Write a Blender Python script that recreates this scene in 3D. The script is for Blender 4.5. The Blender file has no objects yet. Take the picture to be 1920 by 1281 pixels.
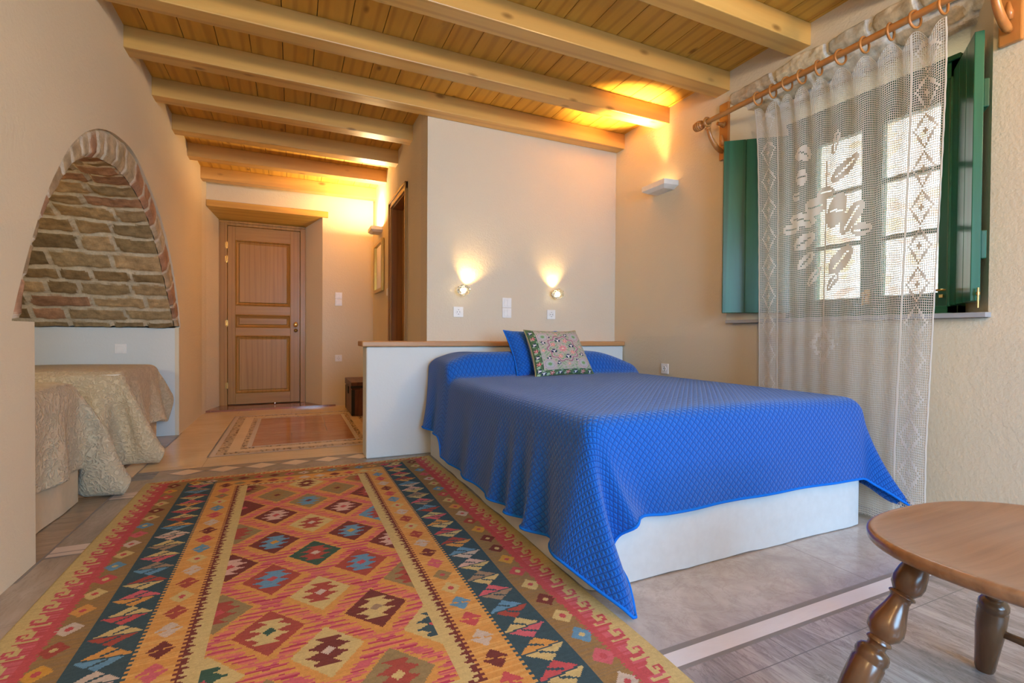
import bpy, bmesh, math, random
import numpy as np
from mathutils import Vector, Matrix, noise
random.seed(7); rng = np.random.default_rng(7)
PI = math.pi
S = bpy.context.scene
COL = S.collection

# ------------------------------------------------------------------ materials
class NT:
    def __init__(s, name, rough=.6, spec=.5):
        s.m = bpy.data.materials.new(name); s.m.use_nodes = True
        s.t = s.m.node_tree; s.b = s.t.nodes['Principled BSDF']
        s.b.inputs['Roughness'].default_value = rough
        s.b.inputs['Specular IOR Level'].default_value = spec
    def n(s, k, **kw):
        nd = s.t.nodes.new(k)
        for a, v in kw.items(): setattr(nd, a, v)
        return nd
    def l(s, a, b): s.t.links.new(a, b)
    def coord(s, kind='Object', scale=(1, 1, 1), rot=(0, 0, 0), rnd=False):
        tc = s.n('ShaderNodeTexCoord'); mp = s.n('ShaderNodeMapping')
        mp.inputs['Scale'].default_value = scale; mp.inputs['Rotation'].default_value = rot
        s.l(tc.outputs[kind], mp.inputs['Vector'])
        if rnd:
            oi = s.n('ShaderNodeObjectInfo'); mu = s.n('ShaderNodeMath', operation='MULTIPLY')
            mu.inputs[1].default_value = 37.0; s.l(oi.outputs['Random'], mu.inputs[0])
            s.l(mu.outputs[0], mp.inputs['Location'])
        return mp.outputs[0]
    def noise(s, v, scale, detail=4, rough=.55, dist=0):
        n = s.n('ShaderNodeTexNoise'); n.inputs['Scale'].default_value = scale
        n.inputs['Detail'].default_value = detail; n.inputs['Roughness'].default_value = rough
        n.inputs['Distortion'].default_value = dist; s.l(v, n.inputs['Vector']); return n.outputs['Fac']
    def ramp(s, f, stops):
        r = s.n('ShaderNodeValToRGB'); e = r.color_ramp.elements
        while len(e) < len(stops): e.new(.5)
        for i, (p, c) in enumerate(stops):
            e[i].position = p; e[i].color = (*c, 1) if len(c) == 3 else c
        s.l(f, r.inputs[0]); return r.outputs[0]
    def mix(s, f, a, b, bt='MIX'):
        m = s.n('ShaderNodeMix', data_type='RGBA', blend_type=bt)
        if isinstance(f, (int, float)): m.inputs[0].default_value = f
        else: s.l(f, m.inputs[0])
        for i, v in ((6, a), (7, b)):
            if isinstance(v, tuple): m.inputs[i].default_value = (*v, 1)
            else: s.l(v, m.inputs[i])
        return m.outputs[2]
    def math(s, op, a, b=None):
        m = s.n('ShaderNodeMath', operation=op)
        for i, v in ((0, a), (1, b)):
            if v is None: continue
            if isinstance(v, (int, float)): m.inputs[i].default_value = v
            else: s.l(v, m.inputs[i])
        return m.outputs[0]
    def col(s, c):
        if isinstance(c, tuple): s.b.inputs['Base Color'].default_value = (*c, 1)
        else: s.l(c, s.b.inputs['Base Color'])
    def bump(s, h, st=.3, d=.01):
        b = s.n('ShaderNodeBump'); b.inputs['Strength'].default_value = st
        b.inputs['Distance'].default_value = d; s.l(h, b.inputs['Height'])
        s.l(b.outputs[0], s.b.inputs['Normal'])

def plain(name, c, rough=.5, metal=0, spec=.5):
    n = NT(name, rough, spec); v = n.coord()
    f = n.noise(v, 30, 2)
    n.col(n.mix(f, tuple(x*.93 for x in c), tuple(min(1, x*1.07) for x in c)))
    n.b.inputs['Metallic'].default_value = metal
    return n.m

def plaster(name, c, bs=.5, scale=90):
    n = NT(name, .85, .2); v = n.coord()
    big = n.noise(v, 1.3, 3); fine = n.noise(v, scale, 3, .6); mid = n.noise(v, scale*.33, 2)
    n.col(n.mix(big, tuple(x*.95 for x in c), tuple(min(1, x*1.04) for x in c)))
    n.bump(n.math('ADD', fine, n.math('MULTIPLY', mid, .6)), bs, .004)
    return n.m

def wood(name, c1, c2, dark, axis='X', rough=.45, grain=14, stretch=.06, knots=True, bs=.12, coat=0.0, wave=.35):
    n = NT(name, rough, .4)
    sc = {'X': (stretch, 1, 1), 'Y': (1, stretch, 1), 'Z': (1, 1, stretch)}[axis]
    v = n.coord(scale=sc, rnd=True)
    a = n.noise(v, grain, 5, .6, .6)
    b = n.noise(v, grain*5, 3, .6)
    w = n.n('ShaderNodeTexWave', wave_type='BANDS', bands_direction={'X': 'Y', 'Y': 'X', 'Z': 'X'}[axis])
    w.inputs['Scale'].default_value = grain*.35; w.inputs['Distortion'].default_value = 6
    w.inputs['Detail'].default_value = 3; w.inputs['Detail Scale'].default_value = 1.2; n.l(v, w.inputs['Vector'])
    base = n.ramp(a, [(.3, c1), (.7, c2)])
    base = n.mix(n.math('MULTIPLY', n.ramp(w.outputs['Fac'], [(.0, (1, 1, 1)), (.35, (0, 0, 0))]), wave), base, dark)
    base = n.mix(n.math('MULTIPLY', b, .25), base, dark)
    if knots:
        sc2 = {'X': (.45, 1, 1), 'Y': (1, .45, 1), 'Z': (1, 1, .45)}[axis]
        v2 = n.coord(scale=sc2, rnd=True)
        vo = n.n('ShaderNodeTexVoronoi'); vo.inputs['Scale'].default_value = 6.0; n.l(v2, vo.inputs['Vector'])
        k = n.ramp(vo.outputs['Distance'], [(.05, (1, 1, 1)), (.13, (0, 0, 0))])
        base = n.mix(n.math('MULTIPLY', k, .8), base, tuple(x*.55 for x in dark))
    n.col(base); n.bump(n.math('ADD', a, b), bs, .003)
    n.b.inputs['Coat Weight'].default_value = coat; n.b.inputs['Coat Roughness'].default_value = .2
    return n.m

def travertine(name, c1, c2, vein, axis='X', rough=.22, sc=5, tile=None, joint=(.3, .28, .25), vs=.5):
    n = NT(name, rough, .5)
    st = {'X': (.22, 1, 1), 'Y': (1, .22, 1), 'N': (1, 1, 1)}[axis]
    v = n.coord(scale=st)
    a = n.noise(v, sc, 6, .6, 1.2); b = n.noise(v, sc*5, 5, .65, .8); c = n.noise(v, sc*1.7, 8, .7, 2.5)
    base = n.ramp(a, [(.3, c1), (.68, c2)])
    base = n.mix(n.math('MULTIPLY', n.ramp(b, [(.45, (0, 0, 0)), (.75, (1, 1, 1))]), vs), base, vein)
    base = n.mix(n.math('MULTIPLY', n.ramp(c, [(.47, (0, 0, 0)), (.5, (1, 1, 1)), (.53, (0, 0, 0))]), vs*.7), base, vein)
    if tile:
        br = n.n('ShaderNodeTexBrick'); n.l(n.coord(), br.inputs['Vector'])
        br.inputs['Scale'].default_value = 1; br.inputs['Brick Width'].default_value = tile[0]
        br.inputs['Row Height'].default_value = tile[1]; br.inputs['Mortar Size'].default_value = .0016
        br.inputs['Color1'].default_value = (0, 0, 0, 1); br.inputs['Color2'].default_value = (0, 0, 0, 1)
        br.inputs['Mortar'].default_value = (1, 1, 1, 1); br.offset = .5
        base = n.mix(br.outputs['Color'], base, joint)
    n.col(base)
    return n.m

def attr_mat(name, rough=.9, bscale=900, bs=.5, amt=.2, sheen=0.0):
    n = NT(name, rough, .15)
    at = n.n('ShaderNodeAttribute', attribute_name='Col')
    v = n.coord(); f = n.noise(v, bscale, 2); g = n.noise(v, bscale*.2, 3)
    k = n.mix(f, (1-amt,)*3, (1+amt,)*3); k2 = n.mix(g, (1-amt*.7,)*3, (1+amt*.7,)*3)
    c = n.mix(1.0, at.outputs['Color'], k, 'MULTIPLY')
    n.col(n.mix(1.0, c, k2, 'MULTIPLY')); n.bump(f, bs, .002)
    n.b.inputs['Sheen Weight'].default_value = sheen
    return n.m

M = {}
CREAM = (.68, .60, .45)
M['wall'] = plaster('plaster_cream', CREAM, .55, 70)
M['wall_rough'] = plaster('plaster_rough', (.64, .57, .45), .85, 85)
M['wall_white'] = plaster('plaster_white', (.66, .70, .70), .2, 60)
M['plank'] = wood('ceiling_plank', (.68, .37, .055), (.77, .46, .085), (.32, .13, .02), 'Y', .5, 10, .1, True, .1)
M['beam'] = wood('beam_pine', (.60, .345, .095), (.70, .43, .13), (.36, .17, .045), 'X', .38, 9, .07, True, .1, .15)
M['cap'] = wood('cap_oak', (.48, .25, .10), (.58, .33, .15), (.28, .12, .04), 'X', .4, 16, .07, False, .1)
M['lintel'] = wood('lintel_wood', (.58, .33, .06), (.66, .40, .09), (.36, .17, .03), 'X', .45, 12, .08, True, .1)
M['door'] = wood('door_chestnut', (.36, .185, .042), (.44, .24, .062), (.20, .085, .018), 'Z', .4, 17, .05, False, .12, .1, .32)
M['door_x'] = wood('door_rail', (.36, .185, .042), (.44, .24, .062), (.20, .085, .018), 'X', .4, 17, .05, False, .12, .1, .32)
M['jamb'] = wood('jamb_walnut', (.26, .11, .035), (.34, .15, .05), (.12, .045, .015), 'Z', .4, 14, .08, False, .1)
M['green'] = wood('green_stain', (.005, .10, .052), (.010, .15, .08), (.002, .04, .02), 'Z', .32, 12, .07, False, .12, .3, .55)
M['green_y'] = wood('green_stain_rail', (.005, .10, .052), (.010, .15, .08), (.002, .04, .02), 'Y', .32, 12, .07, False, .12, .3, .4)
M['rod'] = wood('rod_wood', (.50, .21, .06), (.58, .27, .08), (.30, .10, .025), 'Y', .3, 12, .08, False, .05, .3, .2)
M['bracket'] = wood('bracket_wood', (.46, .18, .045), (.55, .24, .06), (.26, .08, .02), 'Z', .32, 12, .1, False, .05, .3, .25)
M['chair'] = wood('chair_elm', (.20, .10, .05), (.31, .18, .10), (.08, .035, .016), 'X', .28, 26, .045, False, .15, .45, .15)
M['chairleg'] = wood('chair_leg_elm', (.11, .048, .02), (.18, .085, .037), (.035, .014, .006), 'Z', .25, 14, .12, False, .1, .4, .45)
M['chest'] = wood('chest_wood', (.10, .032, .018), (.17, .055, .03), (.03, .01, .006), 'Y', .4, 14, .1, False, .1)
M['iron'] = plain('black_iron', (.02, .02, .02), .5, .6)
M['brass'] = plain('brass', (.75, .5, .18), .25, 1)
M['white'] = plain('white_plastic', (.80, .80, .80), .35)
M['white_lamp'] = plain('white_plaster_lamp', (.80, .77, .70), .6)
M['dark'] = plain('dark_hole', (.03, .03, .035), .5)
M['gold'] = plain('gold_frame', (.55, .38, .10), .35, .8)
M['trav'] = travertine('travertine_brown', (.27, .20, .135), (.40, .31, .22), (.17, .12, .08), 'X', .2, 5, None, (.2, .17, .13), .45)
M['trav_grey'] = travertine('travertine_greybrown', (.30, .25, .20), (.42, .36, .30), (.20, .16, .12), 'Y', .22, 5, None, (.2, .17, .13), .4)
M['cream_marble'] = travertine('marble_cream', (.68, .53, .32), (.77, .61, .40), (.50, .36, .20), 'X', .16, 6, (1.1, .62), (.45, .34, .2), .2)
M['rose_marble'] = travertine('marble_rose', (.38, .17, .09), (.50, .25, .14), (.66, .48, .33), 'X', .12, 6, (.6, 1.2), (.3, .16, .1), .22)
M['rose_dark'] = travertine('marble_step', (.24, .10, .065), (.33, .15, .10), (.42, .25, .18), 'X', .12, 6, (.42, 2), (.5, .3, .2), .3)
M['grey_marble'] = travertine('marble_grey', (.36, .35, .34), (.54, .53, .52), (.29, .26, .23), 'N', .2, 3.2, (1.3, 9), (.22, .21, .2), .5)
M['strip_white'] = travertine('marble_white', (.62, .62, .63), (.72, .72, .73), (.55, .55, .56), 'X', .3, 5, None, (.2, .2, .2), .2)
M['strip_pink'] = travertine('marble_pinkwhite', (.56, .48, .42), (.64, .56, .50), (.50, .42, .36), 'X', .3, 5, None, (.2, .2, .2), .2)
M['strip_grey'] = plain('grey_grout', (.22, .21, .20), .5)
M['plankfloor'] = travertine('grey_vein_plank', (.24, .215, .195), (.50, .47, .44), (.12, .10, .09), 'Y', .22, 7, (1.3, .9), (.2, .19, .18), .6)
M['band_grey'] = travertine('band_greige', (.30, .26, .20), (.38, .33, .26), (.3, .25, .2), 'X', .25, 7, None, (.2, .2, .2), .3)
M['blue_inlay'] = travertine('inlay_blue', (.05, .06, .10), (.35, .36, .40), (.03, .04, .08), 'X', .2, 22, None, (.2, .2, .2), .6)
M['sill'] = travertine('sill_marble', (.33, .34, .36), (.42, .43, .45), (.25, .26, .28), 'Y', .3, 5, None, (.2, .2, .2), .3)
M['exterior_ground'] = plain('lane_ground', (.35, .32, .28), .9)
def mosaic(name, bg, lo=.09):
    n = NT(name, .25); v = n.coord(scale=(1, 1, 1))
    vo = n.n('ShaderNodeTexVoronoi'); vo.inputs['Scale'].default_value = 42; n.l(v, vo.inputs['Vector'])
    k = n.ramp(vo.outputs['Distance'], [(.38, (1, 1, 1)), (.5, (0, 0, 0))])
    sx = n.n('ShaderNodeSeparateColor'); n.l(vo.outputs['Color'], sx.inputs[0])
    pick = n.ramp(sx.outputs[0], [(.24, (0, 0, 0)), (.28, (1, 1, 1))])
    c = n.ramp(sx.outputs[1], [(.3, (.03, .03, .05)), (.55, (.10, .10, .16)), (.8, (.16, .12, .09))])
    n.col(n.mix(n.math('MULTIPLY', k, pick), bg, c)); return n.m
M['mosaic'] = mosaic('pebble_mosaic', (.58, .46, .33))
M['mosaic_w'] = plain('inlay_white', (.62, .56, .52), .25)

def quilt(name, c, line, s, rot, bs=.7):
    n = NT(name, .85, .15)
    v = n.coord('UV', scale=(s, s, s), rot=(0, 0, rot))
    sp = n.n('ShaderNodeSeparateXYZ'); n.l(v, sp.inputs[0])
    fx = n.math('ABSOLUTE', n.math('SUBTRACT', n.math('FRACT', sp.outputs[0]), .5))
    fy = n.math('ABSOLUTE', n.math('SUBTRACT', n.math('FRACT', sp.outputs[1]), .5))
    mx = n.math('MAXIMUM', fx, fy)
    # arcs inside every lozenge
    px = n.math('FRACT', sp.outputs[0]); py = n.math('FRACT', sp.outputs[1])
    rr = n.math('SQRT', n.math('ADD', n.math('MULTIPLY', px, px), n.math('MULTIPLY', py, py)))
    arc = n.math('ABSOLUTE', n.math('SUBTRACT', rr, .62))
    ln = n.ramp(mx, [(.40, (0, 0, 0)), (.47, (1, 1, 1))])
    al = n.ramp(arc, [(.03, (1, 1, 1)), (.10, (0, 0, 0))])
    v3 = n.coord('UV'); nz = n.noise(v3, 220, 3)
    base = n.mix(nz, tuple(x*.8 for x in c), tuple(min(1, x*1.25) for x in c))
    base = n.mix(n.math('MULTIPLY', al, .35), base, line)
    base = n.mix(n.math('MULTIPLY', ln, .85), base, line)
    n.col(base)
    h = n.math('SUBTRACT', n.math('MULTIPLY', n.math('SUBTRACT', .5, mx), 2.0), n.math('MULTIPLY', al, .25))
    n.bump(n.math('ADD', h, n.math('MULTIPLY', nz, .3)), bs, .006)
    n.b.inputs['Sheen Weight'].default_value = .35
    n.b.inputs['Sheen Roughness'].default_value = .5
    n.b.inputs['Sheen Tint'].default_value = (.6, .7, 1, 1)
    return n.m
M['blue'] = quilt('quilt_blue', (.006, .115, .50), (.002, .028, .20), 48, PI/4)
M['blue_edge'] = plain('quilt_blue_hem', (.008, .16, .68), .85, 0, .1)
def matelasse():
    n = NT('quilt_beige', .9, .15); v = n.coord('UV')
    a = n.noise(v, 26, 2, .5, 2.2); vo = n.n('ShaderNodeTexVoronoi', feature='SMOOTH_F1'); vo.inputs['Scale'].default_value = 62
    n.l(v, vo.inputs['Vector']); k = n.noise(v, 400, 2)
    n.col(n.mix(n.ramp(a, [(.42, (0, 0, 0)), (.58, (1, 1, 1))]), (.50, .41, .27), (.60, .50, .34)))
    n.bump(n.math('ADD', n.math('ADD', n.ramp(a, [(.44, (0, 0, 0)), (.56, (1, 1, 1))]), vo.outputs['Distance']), n.math('MULTIPLY', k, .3)), .8, .006)
    n.b.inputs['Sheen Weight'].default_value = .2
    return n.m
M['beige'] = matelasse()
M['skirt'] = plain('bed_skirt_cotton', (.56, .60, .62), .85, 0, .1)
M['skirt_beige'] = plain('divan_cotton', (.60, .50, .36), .85, 0, .1)
M['mattress'] = plain('mattress_ticking', (.75, .73, .68), .9)
M['rug'] = attr_mat('kilim_wool', .95, 420, .8, .22)
M['emb'] = attr_mat('embroidery', .85, 500, .7, .18)
M['stone'] = attr_mat('tuff_stone', .9, 60, 1.0, .3)
n = NT('curtain_cotton', .9, .1); n.col((.82, .79, .72)); n.bump(n.noise(n.coord(), 500, 2), .3, .001)
tl = n.n('ShaderNodeBsdfTranslucent'); tl.inputs[0].default_value = (.72, .69, .62, 1); mx = n.n('ShaderNodeMixShader'); mx.inputs[0].default_value = .38
n.l(n.b.outputs[0], mx.inputs[1]); n.l(tl.outputs[0], mx.inputs[2]); n.l(mx.outputs[0], n.t.nodes['Material Output'].inputs[0]); M['lace'] = n.m
# pane glass: clear, lets daylight in
n = NT('pane_glass'); g = n.n('ShaderNodeBsdfGlossy'); g.inputs['Roughness'].default_value = .02
tr = n.n('ShaderNodeBsdfTransparent'); tr.inputs[0].default_value = (.93, .97, .96, 1); mx = n.n('ShaderNodeMixShader')
fr = n.n('ShaderNodeFresnel'); fr.inputs['IOR'].default_value = 1.3
n.l(fr.outputs[0], mx.inputs[0]); n.l(tr.outputs[0], mx.inputs[1]); n.l(g.outputs[0], mx.inputs[2])
n.l(mx.outputs[0], n.t.nodes['Material Output'].inputs[0]); M['glass'] = n.m
n = NT('cut_glass', .03); n.b.inputs['Transmission Weight'].default_value = .85; n.col((.9, .9, .84)); M['cutglass'] = n.m
n = NT('mirror_glass', .08); n.b.inputs['Metallic'].default_value = 1; n.col((.8, .8, .76)); M['mirror'] = n.m
n = NT('chrome', .12); n.b.inputs['Metallic'].default_value = 1; n.col((.85, .85, .85)); M['chrome'] = n.m
n = NT('warm_bulb'); n.b.inputs['Emission Color'].default_value = (1, .72, .35, 1); n.b.inputs['Emission Strength'].default_value = 25; M['bulb'] = n.m
# neighbour's rubble wall
n = NT('rubble_wall', .9); v = n.coord(scale=(1, .7, 1.5))
vo = n.n('ShaderNodeTexVoronoi'); vo.inputs['Scale'].default_value = 4.2
wv = n.n('ShaderNodeVectorMath', operation='ADD'); nz = n.n('ShaderNodeTexNoise'); nz.inputs['Scale'].default_value = 3.0
n.l(v, nz.inputs['Vector']); n.l(v, wv.inputs[0]); n.l(nz.outputs['Color'], wv.inputs[1]); n.l(wv.outputs[0], vo.inputs['Vector'])
sx = n.n('ShaderNodeSeparateColor'); n.l(vo.outputs['Color'], sx.inputs[0])
st = n.ramp(sx.outputs[0], [(.1, (.52, .47, .44)), (.45, (.62, .57, .54)), (.7, (.50, .30, .25)), (.9, (.55, .44, .28))])
n.col(n.mix(n.ramp(vo.outputs['Distance'], [(.45, (0, 0, 0)), (.6, (1, 1, 1))]), st, (.66, .64, .62)))
n.bump(n.math('ADD', vo.outputs['Distance'], n.noise(v, 12, 5)), .4, .02); M['rubble'] = n.m

# ------------------------------------------------------------------ mesh helpers
ORG = {}
def org(o): return ORG.get(o.name, Vector((0, 0, 0))) if o else Vector((0, 0, 0))
def obj(name, bm, mat, parent=None, smooth=False, bevel=0, seg=2, auto=None):
    me = bpy.data.meshes.new(name)
    if isinstance(bm, bmesh.types.BMesh):
        bmesh.ops.recalc_face_normals(bm, faces=bm.faces[:]); bm.to_mesh(me); bm.free()
    else: me = bm
    o = bpy.data.objects.new(name, me); COL.objects.link(o)
    for m in (mat if isinstance(mat, list) else [mat]):
        if m: me.materials.append(m)
    if parent:
        me.transform(Matrix.Translation(-org(parent))); o.parent = parent; ORG[o.name] = org(parent)
    if smooth:
        me.polygons.foreach_set('use_smooth', [True]*len(me.polygons))
        if auto:
            try: me.set_sharp_from_angle(angle=math.radians(auto))
            except Exception: pass
    if bevel:
        b = o.modifiers.new('Bevel', 'BEVEL'); b.width = bevel; b.segments = seg; b.limit_method = 'ANGLE'
    return o
def thing(name, label, cat, loc, group=None):
    o = bpy.data.objects.new(name, None); COL.objects.link(o); o.location = loc
    o.empty_display_size = .1; o['label'] = label; o['category'] = cat
    if group: o['group'] = group
    ORG[o.name] = Vector(loc); return o
def tag(o, label, cat, group=None):
    o['label'] = label; o['category'] = cat
    if group: o['group'] = group
    return o
def struct(o): o['kind'] = 'structure'; return o
def sempty(name, loc):
    o = bpy.data.objects.new(name, None); COL.objects.link(o); o.location = loc; o.empty_display_size = .1
    ORG[o.name] = Vector(loc); o['kind'] = 'structure'; return o
def dup(root, delta, label=None, name=None):
    def cp(o, par):
        c = o.copy(); COL.objects.link(c)
        if par: c.parent = par
        for ch in o.children: cp(ch, c)
        return c
    r = cp(root, None); r.location = Vector(root.location)+Vector(delta)
    if label: r['label'] = label
    return r
def box(bm, x0, x1, y0, y1, z0, z1, mi=0):
    vs = [bm.verts.new(p) for p in ((x0, y0, z0), (x1, y0, z0), (x1, y1, z0), (x0, y1, z0), (x0, y0, z1), (x1, y0, z1), (x1, y1, z1), (x0, y1, z1))]
    for f in ((0, 3, 2, 1), (4, 5, 6, 7), (0, 1, 5, 4), (1, 2, 6, 5), (2, 3, 7, 6), (3, 0, 4, 7)):
        bm.faces.new([vs[i] for i in f]).material_index = mi
    return vs
def hexa(bm, bot, top, mi=0):
    b = [bm.verts.new(p) for p in bot]; t = [bm.verts.new(p) for p in top]; n = len(b)
    bm.faces.new(b[::-1]).material_index = mi; bm.faces.new(t).material_index = mi
    for i in range(n): bm.faces.new((b[i], b[(i+1) % n], t[(i+1) % n], t[i])).material_index = mi
def prism(bm, poly, z0, z1, mi=0): hexa(bm, [(x, y, z0) for x, y in poly], [(x, y, z1) for x, y in poly], mi)
def quad(bm, pts, mi=0): bm.faces.new([bm.verts.new(p) for p in pts]).material_index = mi
def frame_of(d):
    d = Vector(d).normalized(); a = Vector((0, 0, 1)) if abs(d.z) < .9 else Vector((1, 0, 0))
    u = d.cross(a).normalized(); return u, d.cross(u).normalized(), d
def lathe(bm, prof, o, d, seg=24, sq=1.0):
    u, v, w = frame_of(d); o = Vector(o); rings = []
    for r, h in prof:
        rings.append([bm.verts.new(o+w*h+(u*math.cos(2*PI*i/seg)+v*math.sin(2*PI*i/seg)*sq)*max(r, 1e-4)) for i in range(seg)])
    for a, b in zip(rings, rings[1:]):
        for i in range(seg): bm.faces.new((a[i], a[(i+1) % seg], b[(i+1) % seg], b[i]))
    bm.faces.new(rings[0][::-1]); bm.faces.new(rings[-1])
def tube(bm, pts, rad, seg=12, caps=True):
    pts = [Vector(p) for p in pts]; rings = []; n = len(pts)
    if isinstance(rad, (int, float)): rad = [rad]*n
    pu = None
    for i, p in enumerate(pts):
        d = (pts[min(i+1, n-1)]-pts[max(i-1, 0)]).normalized()
        if pu is None: u, v, _ = frame_of(d)
        else: u = (pu-d*pu.dot(d)).normalized(); v = d.cross(u)
        pu = u
        rings.append([bm.verts.new(p+(u*math.cos(2*PI*k/seg)+v*math.sin(2*PI*k/seg))*rad[i]) for k in range(seg)])
    for a, b in zip(rings, rings[1:]):
        for i in range(seg): bm.faces.new((a[i], a[(i+1) % seg], b[(i+1) % seg], b[i]))
    if caps: bm.faces.new(rings[0][::-1]); bm.faces.new(rings[-1])
def torus(bm, c, ax, R, r, seg=28, s2=10):
    u, v, w = frame_of(ax); c = Vector(c); rings = []
    for i in range(seg):
        a = 2*PI*i/seg; e = u*math.cos(a)+v*math.sin(a)
        rings.append([bm.verts.new(c+e*(R+r*math.cos(2*PI*k/s2))+w*r*math.sin(2*PI*k/s2)) for k in range(s2)])
    for i in range(seg):
        a, b = rings[i], rings[(i+1) % seg]
        for k in range(s2): bm.faces.new((a[k], a[(k+1) % s2], b[(k+1) % s2], b[k]))
def B(): return bmesh.new()
def gridmesh(name, V, nu, nv, cols=None, uv=None, keep=None):
    """V: (nu*nv,3) array, index i*nv+j"""
    i, j = np.meshgrid(np.arange(nu-1), np.arange(nv-1), indexing='ij')
    a = (i*nv+j).ravel(); F = np.stack([a, a+nv, a+nv+1, a+1], 1)
    if keep is not None: F = F[keep.ravel()]
    if cols is not None:
        cols = cols.reshape(-1, 3)
        if keep is not None: cols = cols[keep.ravel()]
    me = bpy.data.meshes.new(name); nf = len(F)
    me.vertices.add(len(V)); me.vertices.foreach_set('co', np.asarray(V, np.float32).ravel())
    me.loops.add(nf*4); me.loops.foreach_set('vertex_index', F.ravel().astype(np.int32))
    me.polygons.add(nf); me.polygons.foreach_set('loop_start', np.arange(0, nf*4, 4, dtype=np.int32))
    me.update(calc_edges=True)
    if cols is not None:
        c = np.ones((nf, 4, 4), np.float32); c[:, :, :3] = cols[:, None, :]
        at = me.attributes.new('Col', 'FLOAT_COLOR', 'CORNER'); at.data.foreach_set('color', c.ravel())
    if uv is not None:
        ul = me.uv_layers.new(name='UVMap'); ul.data.foreach_set('uv', np.asarray(uv, np.float32)[F.ravel()].ravel())
    me.validate(); return me

# ------------------------------------------------------------------ camera
f, yaw, pt, rl = 907.4, .42698, -.0124758, .006786
fw = Vector((math.sin(yaw)*math.cos(pt), math.cos(yaw)*math.cos(pt), math.sin(pt)))
rt = Vector((math.cos(yaw), -math.sin(yaw), 0)); up = rt.cross(fw)
r2 = rt*math.cos(rl)+up*math.sin(rl); u2 = r2.cross(fw)
cam = bpy.data.objects.new('camera', bpy.data.cameras.new('camera')); COL.objects.link(cam)
cam.data.sensor_width = 36; cam.data.lens = f/1920*36; cam.data.clip_start = .02
cam.matrix_world = Matrix(((r2.x, u2.x, -fw.x, 0), (r2.y, u2.y, -fw.y, 0), (r2.z, u2.z, -fw.z, .9), (0, 0, 0, 1)))
S.camera = cam

XL, XR, ZC, YE, XH, YB = -.907, 2.73, 2.72, 6.45, .955, -2.2
# ------------------------------------------------------------------ floor
bm = B()
def rect(x0, x1, y0, y1, z, mi): quad(bm, [(x0, y0, z), (x1, y0, z), (x1, y1, z), (x0, y1, z)], mi)
fm = ['trav', 'trav_grey', 'cream_marble', 'rose_marble', 'rose_dark', 'grey_marble', 'strip_white', 'strip_grey',
      'plankfloor', 'band_grey', 'blue_inlay', 'mosaic', 'mosaic_w', 'strip_pink', 'diamond']
M['diamond'] = travertine('inlay_diamond', (.74, .60, .42), (.80, .66, .48), (.6, .45, .3), 'X', .22, 5, None, (.2, .2, .2), .15)
I = {k: i for i, k in enumerate(fm)}
rect(-3.05, -.9, 2.3, 5.2, 0, I['trav'])
rect(-1.0, .93, YB-.1, 2.3, 0, I['trav_grey']); rect(-.9, .93, 2.3, 3.60, 0, I['trav_grey'])
rect(.93, 2.9, 1.075, 3.60, 0, I['grey_marble']); rect(.93, 2.9, YB-.1, .985, 0, I['plankfloor'])
rect(.93, 2.9, .985, 1.0, 0, I['strip_grey']); rect(.93, 2.9, 1.0, 1.055, 0, I['strip_white']); rect(.93, 2.9, 1.055, 1.075, 0, I['strip_grey'])
rect(-.9, 1.2, 3.60, 3.80, 0, I['band_grey']); rect(-.9, 1.2, 3.80, YE+.5, 0, I['cream_marble']); rect(-1.0, -.9, 5.2, YE+.5, 0, I['cream_marble'])
rect(1.2, 2.9, 3.60, 4.2, 0, I['grey_marble'])
e = .0007
rect(-.9, .6, 3.795, 3.803, e, I['strip_grey'])
for k in range(6):                                   # lozenge border
    cx = -.62+k*.215; y0, y1 = 3.625, 3.785; h = .105
    quad(bm, [(cx-h, (y0+y1)/2, e*.8), (cx, y0, e*.8), (cx+h, (y0+y1)/2, e*.8), (cx, y1, e*.8)], I['strip_grey'])
    quad(bm, [(cx-h+.012, (y0+y1)/2, e*1.6), (cx, y0+.008, e*1.6), (cx+h-.012, (y0+y1)/2, e*1.6), (cx, y1-.008, e*1.6)], I['diamond'])
rect(-.9, -.78, 3.61, 3.79, e, I['blue_inlay'])
rect(-.904, -.896, 2.3, 5.1, e*1.2, I['strip_grey'])
# bands along the alcove mouth
rect(-1.0, -.904, 3.45, 4.42, e, I['diamond']); rect(-2.9, -.904, 4.33, 4.42, e*1.1, I['diamond']); rect(-2.9, -1.0, 4.02, 4.10, e, I['strip_grey'])
rect(-2.9, -.904, 3.36, 3.45, e*1.1, I['strip_pink'])
rect(-1.006, -1.0, 3.45, 4.33, e*1.4, I['strip_grey'])
for y in (2.50, 3.24):
    rect(-.895, .0, y, y+.012, e, I['strip_grey']); rect(-.895, .0, y+.012, y+.045, e, I['strip_pink'])
    rect(-.895, .0, y+.045, y+.052, e, I['strip_grey']); rect(-.895, .0, y+.052, y+.115, e, I['strip_pink'])
rect(-.895, -.6, .9, .912, e, I['strip_grey'])
# inlaid carpet of marble in the hall
X0, X1, Y0, Y1 = -.55, .76, 4.10, 6.0
def fr(a, mi, k):
    rect(X0+a, X1-a, Y0+a, Y1-a, e*k, I[mi])
fr(-.012, 'strip_grey', 1); fr(0, 'mosaic_w', 1.4); fr(.035, 'mosaic', 1.8); fr(.105, 'diamond', 2.2); fr(.185, 'mosaic', 2.6); fr(.225, 'mosaic_w', 3.0); fr(.26, 'rose_marble', 3.4)
box(bm, -.90, .50, YE-.03, YE+.42, 0, .02, I['rose_dark'])
struct(obj('floor', bm, [M[k] for k in fm]))

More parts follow.
